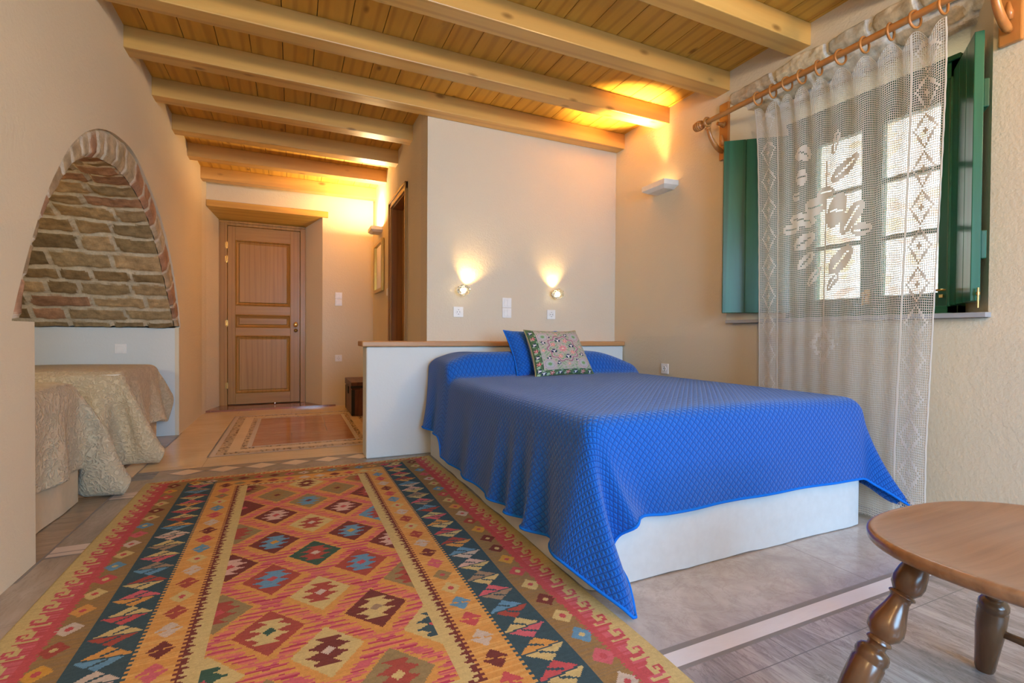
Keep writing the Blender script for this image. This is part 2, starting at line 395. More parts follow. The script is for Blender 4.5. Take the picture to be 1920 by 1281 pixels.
# ------------------------------------------------------------------ walls
arch_out = [(2.305, .945), (2.374, 1.102), (2.464, 1.276), (2.602, 1.50), (2.803, 1.735), (2.989, 1.871), (3.167, 1.955), (3.37, 2.015), (3.66, 2.045),
            (3.86, 2.03), (4.04, 1.965), (4.25, 1.89), (4.44, 1.795), (4.63, 1.68), (4.79, 1.535), (4.94, 1.37), (5.053, 1.202), (5.12, 1.08), (5.162, .962)]
arch_in = [(2.40, .955), (2.415, 1.066), (2.47, 1.20), (2.575, 1.38), (2.73, 1.545), (2.90, 1.68), (3.06, 1.765), (3.25, 1.825), (3.50, 1.86),
           (3.70, 1.855), (3.87, 1.83), (4.05, 1.785), (4.22, 1.71), (4.38, 1.61), (4.53, 1.49), (4.68, 1.345), (4.80, 1.23), (4.93, 1.10), (5.06, .96)]
def dense(P, n):
    P = np.array(P); d = np.r_[0, np.cumsum(np.hypot(*np.diff(P, axis=0).T))]
    # Catmull-like smoothing through dense linear + box filter
    s = np.linspace(0, d[-1], n*4); Q = np.c_[np.interp(s, d, P[:, 0]), np.interp(s, d, P[:, 1])]
    k = 9; K = np.ones(k)/k
    for _ in range(2):
        R = np.c_[np.convolve(np.pad(Q[:, 0], k//2, 'edge'), K, 'valid'), np.convolve(np.pad(Q[:, 1], k//2, 'edge'), K, 'valid')]
        R[0], R[-1] = Q[0], Q[-1]; Q = R
    d = np.r_[0, np.cumsum(np.hypot(*np.diff(Q, axis=0).T))]; s = np.linspace(0, d[-1], n)
    return np.c_[np.interp(s, d, Q[:, 0]), np.interp(s, d, Q[:, 1])], d[-1]
AO, _ = dense(arch_out, 60); AI, AL = dense(arch_in, 60)
bm = B()
def wl(poly, x0=XL, x1=XL-.03):
    a = [bm.verts.new((x0, y, z)) for y, z in poly]; b = [bm.verts.new((x1, y, z)) for y, z in poly]; n = len(poly)
    fa = bm.faces.new(a); fb = bm.faces.new(b[::-1])
    for i in range(n): bm.faces.new((a[i], b[i], b[(i+1) % n], a[(i+1) % n]))
    bmesh.ops.triangulate(bm, faces=[fa, fb])
notch = [(2.472, 0), (2.472, .90), (2.465, .925), (2.44, .94)]+[tuple(p) for p in AO]+[(5.14, .95), (5.105, .94), (5.105, 0)]
def wbx(y0, y1, z0, z1): box(bm, XL-.03, XL, y0, y1, z0, z1)
wbx(YB, 2.305, 0, 2.8); wbx(2.305, 2.472, 0, .94); wbx(5.105, 6.30, 0, .95); wbx(5.162, 6.30, .95, 2.8)
for (ya_, za_), (yb_, zb_) in zip(AO, AO[1:]):
    hexa(bm, [(XL-.03, ya_, za_), (XL, ya_, za_), (XL, yb_, zb_), (XL-.03, yb_, zb_)], [(XL-.03, ya_, 2.8), (XL, ya_, 2.8), (XL, yb_, 2.8), (XL-.03, yb_, 2.8)])
bmesh.ops.remove_doubles(bm, verts=bm.verts[:], dist=1e-5)
struct(obj('wall_left', bm, M['wall']))
bm = B()                                             # bent end of the left wall beside the entrance door
prism(bm, [(XL, 6.30), (-.885, 6.45), (-.80, 6.80), (-.80, 7.0), (-1.1, 7.0), (-1.1, 6.3)], 0, 2.8)
struct(obj('wall_left', bm, M['wall'])).name = 'wall_left_end'
bm = B()                                             # alcove: masonry behind the arch, low plaster walls, back
box(bm, -3.1, XL-.03, 5.105, 5.4, 0, .945); box(bm, -3.1, XL-.03, 2.2, 2.455, 0, .94); box(bm, -3.2, -3.0, 2.1, 5.5, 0, 2.4); box(bm, -3.2, XL-.05, 2.1, 2.2, 0, 2.4); box(bm, -3.2, XL-.05, 5.4, 5.5, 0, 2.4); box(bm, -3.2, XL-.05, 2.1, 5.5, 2.3, 2.5); box(bm, -1.2, XL-.03, 2.0, 5.6, 2.2, 2.9); box(bm, -1.2, XL-.03, YB-.3, 2.2, 0, 2.9); box(bm, -1.2, XL-.03, 5.4, 7.0, 0, 2.9)
struct(obj('wall_alcove', bm, M['wall_white']))
# vault: stones laid in courses, real relief
random.seed(3)
def courses(L, D, hmin, hmax, wmin, wmax):
    rows = []; s = 0
    while s < L:
        h = random.uniform(hmin, hmax); st = []; a = random.uniform(-.2, 0)
        while a < D:
            w = random.uniform(wmin, wmax); st.append((a, a+w, random.random(), random.random(), random.random())); a += w
        rows.append((s, s+h, st)); s += h
    return rows
PAL = [(.27, .18, .085), (.33, .18, .10), (.24, .17, .085), (.36, .25, .13), (.29, .21, .11)]
MORT = (.50, .43, .31)
def stonefield(s, a, rows, sd, gap=.012):
    w1 = noise.noise(Vector((s*5, a*5, sd)))*.022+noise.noise(Vector((s*18, a*18, sd)))*.008
    w2 = noise.noise(Vector((s*5+9, a*5, sd)))*.03+noise.noise(Vector((s*18, a*18+5, sd)))*.01
    s2, a2 = s+w1, a+w2
    row = rows[0]
    for r in rows:
        if r[0] <= s2: row = r
        else: break
    stn = row[2][0]
    for t in row[2]:
        if t[0] <= a2: stn = t
        else: break
    ds, da = min(s2-row[0], row[1]-s2), min(a2-stn[0], stn[1]-a2); rr = .035
    d = rr-math.hypot(rr-ds, rr-da) if ds < rr and da < rr else min(ds, da)
    k = min(1, max(0, (d-gap)/.008)); k = k*k*(3-2*k)
    c = PAL[int(stn[2]*len(PAL)) % len(PAL)]; v = .8+.5*stn[3]
    v *= 1+.35*noise.noise(Vector((s*25, a*25, sd+3)))
    m = 1+.12*noise.noise(Vector((s*12, a*12, sd+7)))
    col = tuple((c[i]*v)*k+MORT[i]*m*(1-k) for i in range(3))
    h = k*(.009+.008*stn[4])+.006*noise.noise(Vector((s*30, a*30, sd)))+.01*noise.noise(Vector((s*9, a*9, sd)))
    return h, col
V = []; ns, na = 230, 150; D = 2.1
Q, AL = dense(arch_in, ns); T = np.gradient(Q, axis=0); T /= np.linalg.norm(T, axis=1)[:, None]
NN = np.c_[T[:, 1], -T[:, 0]]                         # inward (towards the room of the vault)
rows = courses(AL, D, .125, .18, .20, .40); cs = np.zeros((ns, na, 3))
for i in range(ns):
    s = AL*i/(ns-1)
    for j in range(na):
        a = D*j/(na-1); h, c = stonefield(s, a, rows, 1.7, .008)
        edge = min(1, a/.06)
        V.append((XL-.03-a, Q[i, 0]+NN[i, 0]*h*edge, Q[i, 1]+NN[i, 1]*h*edge)); cs[i, j] = c
me = gridmesh('vault', np.array(V), ns, na, cs[:-1, :-1])
vault = obj('wall_vault', me, M['stone'], smooth=True); struct(vault)
# voussoirs around the mouth
n1, n2 = 420, 16; V = []; cs = np.zeros((n1, n2, 3)); QO, _ = dense(arch_out, n1); QI, _ = dense(arch_in, n1)
cuts = [0]
while cuts[-1] < 1: cuts.append(cuts[-1]+random.uniform(.028, .055))
tint = [random.random() for _ in cuts]
for i in range(n1):
    t = i/(n1-1); wob = noise.noise(Vector((t*40, 0, 0)))*.004
    k = max(q for q, c in enumerate(cuts) if c <= max(0, t+wob)); d = min(t-cuts[k], (cuts[k+1] if k+1 < len(cuts) else 1.1)-t)*3.6
    for j in range(n2):
        r = j/(n2-1); p = QO[i]*(1-r)+QI[i]*r
        kk = min(1, max(0, (d-.006+.012*noise.noise(Vector((t*60, r*3, 2))))/.012)); kk *= min(1, (r+.12*noise.noise(Vector((t*30, 1, 5))))/.22) if r < .3 else 1
        kk = max(0, kk)
        c = [(.50, .40, .26), (.46, .27, .17), (.55, .46, .32), (.42, .30, .18)][int(tint[k]*4) % 4]; v = .85+.4*noise.noise(Vector((p[0]*14, p[1]*14, 3)))
        cs[i, j] = [c[q]*v*kk+(.56, .49, .38)[q]*(1-kk) for q in range(3)]
        x = XL-.012+.007*kk+.005*noise.noise(Vector((p[0]*20, p[1]*20, 8)))-.022*max(0, r-.8)/.2-.01*max(0, .1-r)/.1
        V.append((x, p[0], p[1]))
me = gridmesh('voussoirs', np.array(V), n1, n2, cs[:-1, :-1])
struct(obj('trim_arch', me, M['stone'], smooth=True))

# right wall (slightly battered foot) with splayed window opening
bm = B(); XO = 3.3
def wallpoly(y0, y1, zlo, zhi):
    for (za, zb) in zip(zlo[:-1], zlo[1:]): pass
def xr(z): return 2.73+(.07*(1-z/.9) if z < .9 else 0)
def wr(y0, y1, z0, z1):
    zs = [z0]+[z for z in (.3, .6, .9) if z0 < z < z1]+[z1]
    for za, zb in zip(zs, zs[1:]):
        hexa(bm, [(xr(za), y0, za), (XO, y0, za), (XO, y1, za), (xr(za), y1, za)], [(xr(zb), y0, zb), (XO, y0, zb), (XO, y1, zb), (xr(zb), y1, zb)])
wr(YB, 1.05, 0, 2.8); wr(2.43, 3.75, 0, 2.8); wr(1.05, 2.43, 0, .99)
hexa(bm, [(2.73, 1.05, 2.50), (3.3, 1.05, 2.24), (3.3, 2.43, 2.24), (2.73, 2.43, 2.50)], [(2.73, 1.05, 2.8), (3.3, 1.05, 2.8), (3.3, 2.43, 2.8), (2.73, 2.43, 2.8)])
prism(bm, [(2.73, 1.05), (3.3, 1.05), (3.3, 1.235), (2.99, 1.235)], .99, 2.52)
prism(bm, [(2.73, 2.43), (2.99, 2.13), (3.3, 2.13), (3.3, 2.43)], .99, 2.52)
struct(obj('wall_right', bm, M['wall']))
# rubble lintel over the window
random.seed(11); nu, nv = 150, 46; rows = courses(.5, 1.6, .12, .2, .18, .42); V = []; cs = np.zeros((nu, nv, 3))
PAL0, MORT0 = PAL, MORT
PAL = [(.52, .45, .32), (.58, .53, .42), (.44, .36, .24), (.60, .50, .36), (.56, .54, .48)]; MORT = (.72, .71, .68)
for i in range(nu):
    y = 1.03+1.42*i/(nu-1)
    for j in range(nv):
        q = j/(nv-1)*.34; h, c = stonefield(q, y-1.0, rows, 9.1, .008)
        rag = .02*noise.noise(Vector((y*6, 0, 0)))
        if q < .07: p = (2.73, y, 2.575+rag-q); nr = (-1, 0, 0)
        else:
            t = (q-.07)/.27; p = (2.73+t*.20, y, 2.505-t*.135); nr = (-.5, 0, -.85)
        fade = min(1, q/.02)*min(1, (.34-q)/.02)*min(1, (y-1.03)/.02)*min(1, (2.45-y)/.02)
        hh = (h+.012)*fade-.012
        V.append((p[0]+nr[0]*hh, y, p[2]+nr[2]*hh)); cs[i, j] = c
me = gridmesh('lintel_stones', np.array(V), nu, nv, cs[:-1, :-1]); struct(obj('trim_window', me, M['stone'], smooth=True)); PAL, MORT = PAL0, MORT0
# sill
bm = B(); prism(bm, [(2.685, 1.04), (2.735, 1.04), (2.99, 1.235), (2.99, 2.13), (2.735, 2.40), (2.685, 2.40)], .992, 1.014)
struct(obj('trim_sill', bm, M['sill'], bevel=.003))

# headwall / bathroom block (solid), its hall side carries a recessed door
bm = B(); DY0, DY1, DZ = 4.46, 5.16, 2.23
box(bm, XH, 3.3, 3.70, 3.9, 0, 2.8); struct(obj('wall_head', bm, M['wall_rough']))
bm = B()
box(bm, XH, 1.6, 3.90, DY0, 0, 2.8); box(bm, XH, 1.6, DY1, 6.6, 0, 2.8); box(bm, XH, 1.6, DY0, DY1, DZ, 2.8); box(bm, 1.4, 1.6, DY0, DY1, 0, DZ)
struct(obj('wall_hall', bm, M['wall']))
bm = B()                                             # entrance wall with splayed door recess
box(bm, -.885, .345, YE, 7.0, 2.36, 2.8); prism(bm, [(.345, YE), (.98, YE), (.98, 7.0), (.15, 7.0), (.15, 6.82)], 0, 2.8)
box(bm, -1.0, .2, 6.9, 7.0, 0, 2.4)
struct(obj('wall_entrance', bm, M['wall']))
bm = B()                                             # wall behind the camera with an assumed, unseen window opening
box(bm, -1.2, .2, YB-.3, YB, 0, 2.8); box(bm, 2.2, 3.3, YB-.3, YB, 0, 2.8); box(bm, .2, 2.2, YB-.3, YB, 0, .5); box(bm, .2, 2.2, YB-.3, YB, 2.35, 2.8)
struct(obj('wall_back', bm, M['wall']))
# ceiling boards
bm = B(); x = -.791-.184*12; k = 0
while x < 3.1:
    box(bm, x+.0022, x+.1818, YB, 7.0, ZC, ZC+.03); x += .184
box(bm, -3.2, 3.4, YB-.3, 7.1, ZC+.031, ZC+.12, 1)
struct(obj('ceiling', bm, [M['plank'], M['dark']]))
# beams
ords = ['first', 'second', 'third', 'fourth']
for i, y in enumerate((6.215, 5.493, 4.838, 4.207)):
    bm = B(); box(bm, XL-.01, XH+.01, y, y+.125, 2.59, ZC)
    tag(obj('ceiling_beam', bm, M['beam'], bevel=.005), f'{ords[i]} short pine beam over the hall, counting from the entrance door', 'beam', 'ceiling beams')
for i, y in enumerate((3.575, 3.006, 2.425, 1.857, 1.28, .71)):
    bm = B(); box(bm, XL-.01, 2.74, y, y+.122, 2.59, ZC)
    nm = ['long pine beam running along the top of the head wall', 'second long pine beam out from the head wall', 'third long pine beam out from the head wall',
          'fourth long pine beam from the head wall, ending above the curtain rod', 'fifth long pine beam from the head wall', 'sixth long pine beam from the head wall'][i]
    tag(obj('ceiling_beam', bm, M['beam'], bevel=.005), nm, 'beam', 'ceiling beams')

# ------------------------------------------------------------------ entrance door
d1 = sempty('door_1', (-.32, 6.80, .02))
bm = B(); xa, xb, yf, zt = -.715, .098, 6.80, 2.215
for x0, x1 in ((-.80, xa), (xb, .16)):
    box(bm, x0, x1, yf-.01, yf+.09, .02, 2.27)
box(bm, xa, xb, yf-.01, yf+.09, zt, 2.27); box(bm, -.80, .16, yf-.03, yf-.01, 2.245, 2.27)
obj('door_frame', bm, M['door'], d1, bevel=.004)
lf = B()
ST = .085
for x0, x1 in ((xa+.004, xa+ST), (xb-.115, xb-.004)): box(lf, x0, x1, yf, yf+.045, .03, zt-.004)
leaf = obj('door_leaf', lf, M['door'], d1, bevel=.003)
pan = [(.165, .875), (.975, 1.135), (1.245, 2.045)]
bm = B(); zz = .03
for (p0, p1) in pan+[(zt-.004, 9)]:
    box(bm, xa+ST, xb-.115, yf, yf+.045, zz, p0); zz = p1
obj('door_rail', bm, M['door_x'], leaf, bevel=.003)
for i, (p0, p1) in enumerate(pan):
    bm = B(); x0, x1 = xa+ST, xb-.115
    for q, (ins, dep) in enumerate(((0, .012), (.014, .004), (.028, .016))):     # ovolo moulding ring
        pass
    def ring(i0, i1, ya, yb):
        A = [(x0+i0, p0+i0), (x1-i0, p0+i0), (x1-i0, p1-i0), (x0+i0, p1-i0)]; C = [(x0+i1, p0+i1), (x1-i1, p0+i1), (x1-i1, p1-i1), (x0+i1, p1-i1)]
        for k in range(4):
            quad(bm, [(A[k][0], ya, A[k][1]), (A[(k+1) % 4][0], ya, A[(k+1) % 4][1]), (C[(k+1) % 4][0], yb, C[(k+1) % 4][1]), (C[k][0], yb, C[k][1])])
    ring(0, .008, yf, yf-.006); ring(.008, .018, yf-.006, yf+.012); ring(.018, .034, yf+.012, yf+.018); ring(.034, .044, yf+.018, yf+.008); 
    i4 = .044; quad(bm, [(x0+i4, yf+.008, p0+i4), (x1-i4, yf+.008, p0+i4), (x1-i4, yf+.008, p1-i4), (x0+i4, yf+.008, p1-i4)])
    ring(0, .001, yf, yf+.04)
    obj('door_panel', bm, M['door_x'] if i == 1 else M['door'], leaf)
for z in (1.93, 1.76, .98, .22):
    bm = B(); lathe(bm, [(.003, 0), (.007, .003), (.007, .088), (.003, .09)], (xa-.006, yf-.012, z), (0, 0, 1), 12); box(bm, xa-.022, xa+.01, yf-.013, yf-.009, z+.01, z+.08)
    obj('hinge', bm, M['brass'], d1)
bm = B(); lathe(bm, [(.026, 0), (.026, .006), (.012, .01), (.012, .03), (.024, .036), (.026, .05), (.018, .06)], (.045, yf, 1.02), (0, -1, 0), 20, 1.3); obj('door_knob', bm, M['brass'], leaf, True)
bm = B(); lathe(bm, [(.024, 0), (.024, .006), (.010, .010), (.010, .02)], (.045, yf, .945), (0, -1, 0), 20); obj('lock_cylinder', bm, M['brass'], leaf, True)
bm = B(); lathe(bm, [(.010, 0), (.012, .01), (.012, .03), (.008, .034)], (-.19, 6.70, .02), (0, 0, 1), 14); tag(obj('door_stop', bm, M['chrome'], smooth=True), 'small metal door stop on the step before the entrance door', 'door stop')
bm = B(); hexa(bm, [(-.884, YE-.02, 2.345), (.41, YE-.02, 2.345), (.41, YE+.03, 2.345), (.16, 6.84, 2.265), (-.80, 6.84, 2.265), (-.884, YE+.03, 2.345)],
               [(-.884, YE-.02, 2.418), (.41, YE-.02, 2.418), (.41, YE+.03, 2.418), (.16, 6.84, 2.33), (-.80, 6.84, 2.33), (-.884, YE+.03, 2.418)])
struct(obj('trim_lintel', bm, M['lintel'], bevel=.004))
# hall side door, shut in a deep jamb
d2 = sempty('door_2', (XH, 4.8, 0))
bm = B()
for y0, y1 in ((DY0-.065, DY0+.005), (DY1-.005, DY1+.065)):
    box(bm, XH-.018, XH, y0, y1, 0, DZ+.06); box(bm, XH-.028, XH-.018, y0 if y0 < DY0-.03 else y1-.02, y0+.02 if y0 < DY0-.03 else y1, 0, DZ+.06)
box(bm, XH-.018, XH, DY0-.065, DY1+.065, DZ-.005, DZ+.06); box(bm, XH-.028, XH-.018, DY0-.065, DY1+.065, DZ+.04, DZ+.06)
obj('door_casing', bm, M['door'], d2, bevel=.003)
bm = B(); box(bm, XH, XH+.15, DY0, DY0+.02, 0, DZ); box(bm, XH, XH+.15, DY1-.02, DY1, 0, DZ); box(bm, XH, XH+.15, DY0, DY1, DZ-.02, DZ)
obj('door_jamb', bm, M['jamb'], d2)
bm = B(); y0, y1, xf = DY0+.022, DY1-.028, XH+.10
box(bm, xf, xf+.04, y0, y0+.1, .01, DZ-.03); box(bm, xf, xf+.04, y1-.1, y1, .01, DZ-.03)
for a, b in ((.01, .16), (.86, .96), (1.12, 1.22), (2.06, DZ-.03)): box(bm, xf, xf+.04, y0+.1, y1-.1, a, b)
for a, b in ((.16, .86), (.96, 1.12), (1.22, 2.06)):
    box(bm, xf+.018, xf+.03, y0+.1, y1-.1, a, b); box(bm, xf+.006, xf+.02, y0+.13, y1-.13, a+.03, b-.03)
lf2 = obj('door_leaf', bm, M['door'], d2, bevel=.004)

# ------------------------------------------------------------------ window: frame, two leaves, panes, shutters
w = sempty('window_1', (2.95, 1.67, 1.02))
bm = B(); xw = 2.94; ya, yb, za, zb = 1.235, 2.13, 1.008, 2.27
box(bm, xw-.02, xw+.06, ya, ya+.045, za, zb); box(bm, xw-.02, xw+.06, yb-.045, yb, za, zb)
box(bm, xw-.02, xw+.06, ya, yb, 2.168, zb); box(bm, xw-.02, xw+.06, ya, yb, za, 1.062)
box(bm, xw-.035, xw-.02, ya, yb, zb-.025, zb); box(bm, xw-.03, xw-.02, ya+.02, yb-.02, za, za+.018)
obj('window_frame', bm, M['green_y'], w, bevel=.004)
for y0, y1 in ((1.283, 1.628), (1.638, 1.983)):
    bm = B(); z0, z1 = 1.06, 2.17
    gy0, gy1 = (1.322, 1.580) if y0 < 1.5 else (1.686, 1.946)
    box(bm, xw-.01, xw+.04, y0, gy0, z0, z1); box(bm, xw-.01, xw+.04, gy1, y1, z0, z1)
    box(bm, xw-.01, xw+.04, gy0, gy1, z0, 1.13); box(bm, xw-.01, xw+.04, gy0, gy1, 2.072, z1)
    for zc in (1.444, 1.758): box(bm, xw-.004, xw+.034, gy0, gy1, zc-.012, zc+.012)
    if y0 > 1.6: box(bm, xw-.03, xw-.01, 1.612, 1.652, z0, z1)
    s = obj('casement', bm, M['green'], w, bevel=.003)
    bm = B(); box(bm, xw+.012, xw+.016, gy0, gy1, 1.13, 2.072); obj('pane', bm, M['glass'], s)
bm = B(); box(bm, xw-.01, xw+.05, 1.981, 2.095, 1.055, 2.175); obj('frame_post', bm, M['green'], w)
bm = B(); box(bm, xw-.036, xw-.030, 1.618, 1.646, 1.09, 1.17); lathe(bm, [(.008, 0), (.008, .03), (.011, .032), (.011, .04)], (xw-.034, 1.632, 1.14), (-1, 0, 0), 12); box(bm, xw-.075, xw-.066, 1.626, 1.638, 1.08, 1.15)
obj('window_handle', bm, M['brass'], w)
def shutter(px, py, qx, qy, name, label, side):
    p, q = Vector((px, py, 0)), Vector((qx, qy, 0)); d = (q-p); L = d.length; d.normalize(); nn = Vector((-d.y, d.x, 0))*side
    t = thing(name, label, 'shutter', (px, py, 1.06), 'window shutters')
    z0, z1, th = 1.06, 2.20, .032
    cuts = [0, .34, .67, 1.0]
    bm = B()
    for a, b in zip(cuts, cuts[1:]):
        A, C = p+d*(L*a+.0015), p+d*(L*b-.0015)
        P = [A, C, C+nn*th, A+nn*th]; hexa(bm, [(v.x, v.y, z0) for v in P], [(v.x, v.y, z1) for v in P])
    A, C = p+d*.01, p+d*(L-.01); P = [A+nn*.006, C+nn*.006, C+nn*(th-.006), A+nn*(th-.006)]
    hexa(bm, [(v.x, v.y, z0+.003) for v in P], [(v.x, v.y, z1-.003) for v in P])
    obj('board_panel', bm, M['green'], t, bevel=.0025)
    for zc in (1.30, 1.94):
        bm = B(); A, C = p+d*(L*.08)+nn*th, p+d*(L*.97)+nn*th; P = [A, C, C+nn*.02, A+nn*.02]
        hexa(bm, [(v.x, v.y, zc-.06) for v in P], [(v.x, v.y, zc+.06) for v in P]); obj('batten', bm, M['green'], t, bevel=.004)
    return t, d, nn
tr_, dR, nR = shutter(2.93, 1.275, 2.632, 1.072, 'window_shutter', 'green boarded shutter folded back on the right reveal of the window', 1)
bm = B(); lathe(bm, [(.004, 0), (.004, .085)], (2.632, 1.046, 1.03), (0, 0, 1), 10); lathe(bm, [(.007, 0), (.007, .012)], (2.632, 1.046, 1.085), (0, 0, 1), 10); obj('bolt', bm, M['brass'], tr_)
bm = B(); box(bm, 2.895, 2.91, 1.285, 1.30, 1.10, 1.115); lathe(bm, [(.006, 0), (.006, .04)], (2.885, 1.27, 1.135), (-.6, .8, 0), 10); obj('catch', bm, M['brass'], tr_)
tl_, dL, nL = shutter(2.93, 2.098, 2.612, 2.362, 'window_shutter', 'green boarded shutter folded back on the left reveal, half behind the lace curtain', -1)
# exterior
bm = B(); box(bm, 5.4, 5.8, -4, 10, -1, 6); tag(obj('neighbour_wall', bm, M['rubble']), 'sunlit pale rubble stone wall outside beyond the window panes', 'stone wall')
bm = B(); box(bm, 3.35, 5.4, -4, 10, -1.1, -1); struct(obj('floor_outside', bm, M['exterior_ground']))

# ------------------------------------------------------------------ curtain rod, rings, brackets
XRD, ZRD = 2.555, 2.352
t = thing('curtain_rod', 'long turned wooden curtain rod above the window', 'curtain rod', (XRD, 1.7, ZRD))
bm = B(); lathe(bm, [(.0165, 0), (.0165, 1.88)], (XRD, .62, ZRD), (0, 1, 0), 20); obj('rod', bm, M['rod'], t, True, auto=40)
for y, s in ((2.47, 1), (.65, -1)):
    bm = B(); pr = [(.012, 0), (.020, .008), (.013, .018)]
    for k in range(5): h = .024+k*.013; r = .024+.010*math.sin(PI*(k+1)/6); pr += [(r*.84, h), (r, h+.004), (r, h+.009), (r*.84, h+.012)]
    pr += [(.020, .094), (.010, .102), (.0, .104)]
    lathe(bm, pr, (XRD, y, ZRD), (0, s, 0), 20); obj('finial', bm, M['rod'], t, True)
def bracket(yc, label):
    t = thing('curtain_bracket', label, 'bracket', (2.73, yc, 2.12), 'curtain brackets')
    bm = B(); box(bm, 2.704, 2.728, yc-.038, yc+.038, 2.124, 2.51); obj('wall_plate', bm, M['bracket'], t, bevel=.006)
    bm = B(); P = [(2.70, yc, 2.175), (2.675, yc, 2.18), (2.645, yc, 2.195), (2.615, yc, 2.22), (2.59, yc, 2.25), (2.572, yc, 2.285), (2.562, yc, 2.315)]
    tube(bm, P, [.012, .017, .0165, .016, .015, .014, .013], 14); obj('arm', bm, M['bracket'], t, True)
    bm = B(); lathe(bm, [(.013, -.008), (.019, -.003), (.019, .004), (.012, .010)], (2.562, yc, 2.308), (-.2, 0, 1), 18); obj('collar', bm, M['bracket'], t, True)
    bm = B(); torus(bm, (XRD, yc, ZRD), (0, 1, 0), .026, .009, 26, 10); obj('cup_ring', bm, M['bracket'], t, True)
    bm = B(); lathe(bm, [(.020, 0), (.022, .006), (.012, .012), (.016, .022), (.012, .034), (.012, .055)], (2.704, yc, 2.36), (-1, 0, 0), 16)
    obj('turned_knob', bm, M['bracket'], t, True)
    bm = B(); lathe(bm, [(.010, 0), (.014, .03), (.006, .07)], (2.700, yc, 2.22), (-.2, 0, 1), 12); obj('drop', bm, M['bracket'], t, True)
    return t
bracket(2.452, 'carved wooden bracket holding the left end of the curtain rod')
bracket(.988, 'carved wooden bracket in the upper right corner, right of the window')
ry = [2.062, 1.962, 1.872, 1.787, 1.692, 1.579, 1.465, 1.351, 1.253, 1.149]
on = ['first', 'second', 'third', 'fourth', 'fifth', 'sixth', 'seventh', 'eighth', 'ninth', 'last']
r0 = None
for i, y in enumerate(ry):
    lab = f'{on[i]} wooden curtain ring from the left along the rod'
    if r0 is None:
        bm = B(); torus(bm, (0, 0, 0), (0, 1, 0), .037, .0055, 30, 10)
        bmesh.ops.transform(bm, matrix=Matrix.Translation((0, 0, 0)), verts=bm.verts)
        r0 = tag(obj('curtain_ring', bm, M['bracket'], smooth=True), lab, 'curtain ring', 'curtain rings'); r = r0
    else:
        r = r0.copy(); COL.objects.link(r); r['label'] = lab
    r.location = (XRD, y, ZRD-.015); r.rotation_euler = (0, 0, .15*math.sin(i*2.1))

# ------------------------------------------------------------------ filet-crochet curtain
NC, NR = 124, 208; ytop0, ytop1 = 2.085, 1.135; ZT, ZB = 2.285, .03
ch = (ZT-ZB)/NR; fill = np.zeros((NR, NC), bool)
yy = lambda c: ytop0+(ytop1-ytop0)*(c+.5)/NC
zz_ = lambda r: ZT-(r+.5)*ch
C_, R_ = np.meshgrid(np.arange(NC), np.arange(NR))
fill |= (C_ < 1) | (C_ > NC-2) | (np.abs(C_-17) < 1) | (np.abs(C_-(NC-18)) < 1)
for side in (0, 1):
    cc = C_ if side == 0 else NC-1-C_
    u = cc-9; per = 16; v = (R_ % per)-per/2
    band = (cc > 1) & (cc < 16)
    fill |= band & (np.abs(np.abs(u)+np.abs(v)*.85-6) < .6)
    fill |= band & (np.abs(u)+np.abs(v) < 1.2)
Y_, Z_ = yy(C_), zz_(R_)
def ell(cy, cz, a, b, ang, hole=None):
    global fill
    dy, dz = Y_-cy, Z_-cz; c, s = math.cos(ang), math.sin(ang); p = dy*c+dz*s; q = -dy*s+dz*c
    m = (p/a)**2+(q/b)**2 < 1
    vein = (np.abs(q) < .0055) & (np.abs(p) < a*.7)
    fill |= m; fill &= ~(m & vein) if hole is None else fill
cy = 1.66
fill |= (np.abs(Y_-cy) < .006) & (Z_ > 1.02) & (Z_ < 1.85)
for (dy, z, a, b, g) in ((-.10, 1.78, .085, .035, 2.5), (-.05, 1.93, .06, .018, 1.75), (.13, 1.93, .05, .04, .6), (.14, 1.80, .03, .045, 0), (.17, 1.70, .025, .025, 0),
                         (.13, 1.56, .08, .035, .3), (.20, 1.52, .05, .03, 0), (.06, 1.62, .06, .05, 0), (-.06, 1.57, .05, .09, .3), (-.14, 1.52, .09, .04, 2.2),
                         (.12, 1.44, .07, .04, -.5), (-.19, 1.45, .05, .03, 0), (.11, 1.33, .06, .03, -.7), (-.09, 1.31, .085, .045, 2.3), (.06, 1.24, .06, .02, -.9), (0, 1.68, .05, .03, 0), (-.05, 1.20, .05, .02, 2.2)):
    ell(cy+dy, z, a, b, g)
dd = np.abs(Y_-cy)/.085+np.abs(Z_-.87)/.11
fill |= (dd < 1) & (np.sin(Y_*260)+np.sin(Z_*200) > -.6) & ((dd < .35) | (dd > .6)) | ((np.abs(Y_-cy) < .006) & (Z_ < 1.02) & (Z_ > .6))
th = .31
ys = np.sort(np.r_[np.arange(NC), np.arange(NC)+th, NC]); zs_ = np.sort(np.r_[np.arange(NR), np.arange(NR)+th, NR])
nu, nv = len(ys), len(zs_)
U, W = np.meshgrid(ys/NC, zs_/NR, indexing='ij')
jit = .10
U2 = U+np.sin(W*NR*.7+U*60)*.0006; W2 = W+np.sin(U*NC*.45+W*40)*.0009
s = W2
right = 1.135+.06*np.clip(s*1.2, 0, 1); left = 2.085-.03*s
Y = left+(right-left)*U2
rp = np.array(ry); prof = np.interp(Y[:, 0], rp[::-1], np.arange(10)[::-1]); ph = prof*2*PI
wav = np.sin(ph[:, None]+.6*np.sin(s*3))
X = 2.585+.0045*wav*(1-.6*s)+.004*np.sin(U*17+s*2.5)*(.4+.6*s)+.010*np.sin(U*5+1)*s
dip = .030*(1-np.abs(np.cos(ph/2)))*2.0
Z = ZT-.005-s*(ZT-ZB)-(dip*np.ones_like(dip))[:, None]*np.exp(-s*9)-.05*(.5-U)*0
X = X-.03*np.exp(-s*14)
V = np.stack([X, Y, Z], -1).reshape(-1, 3)
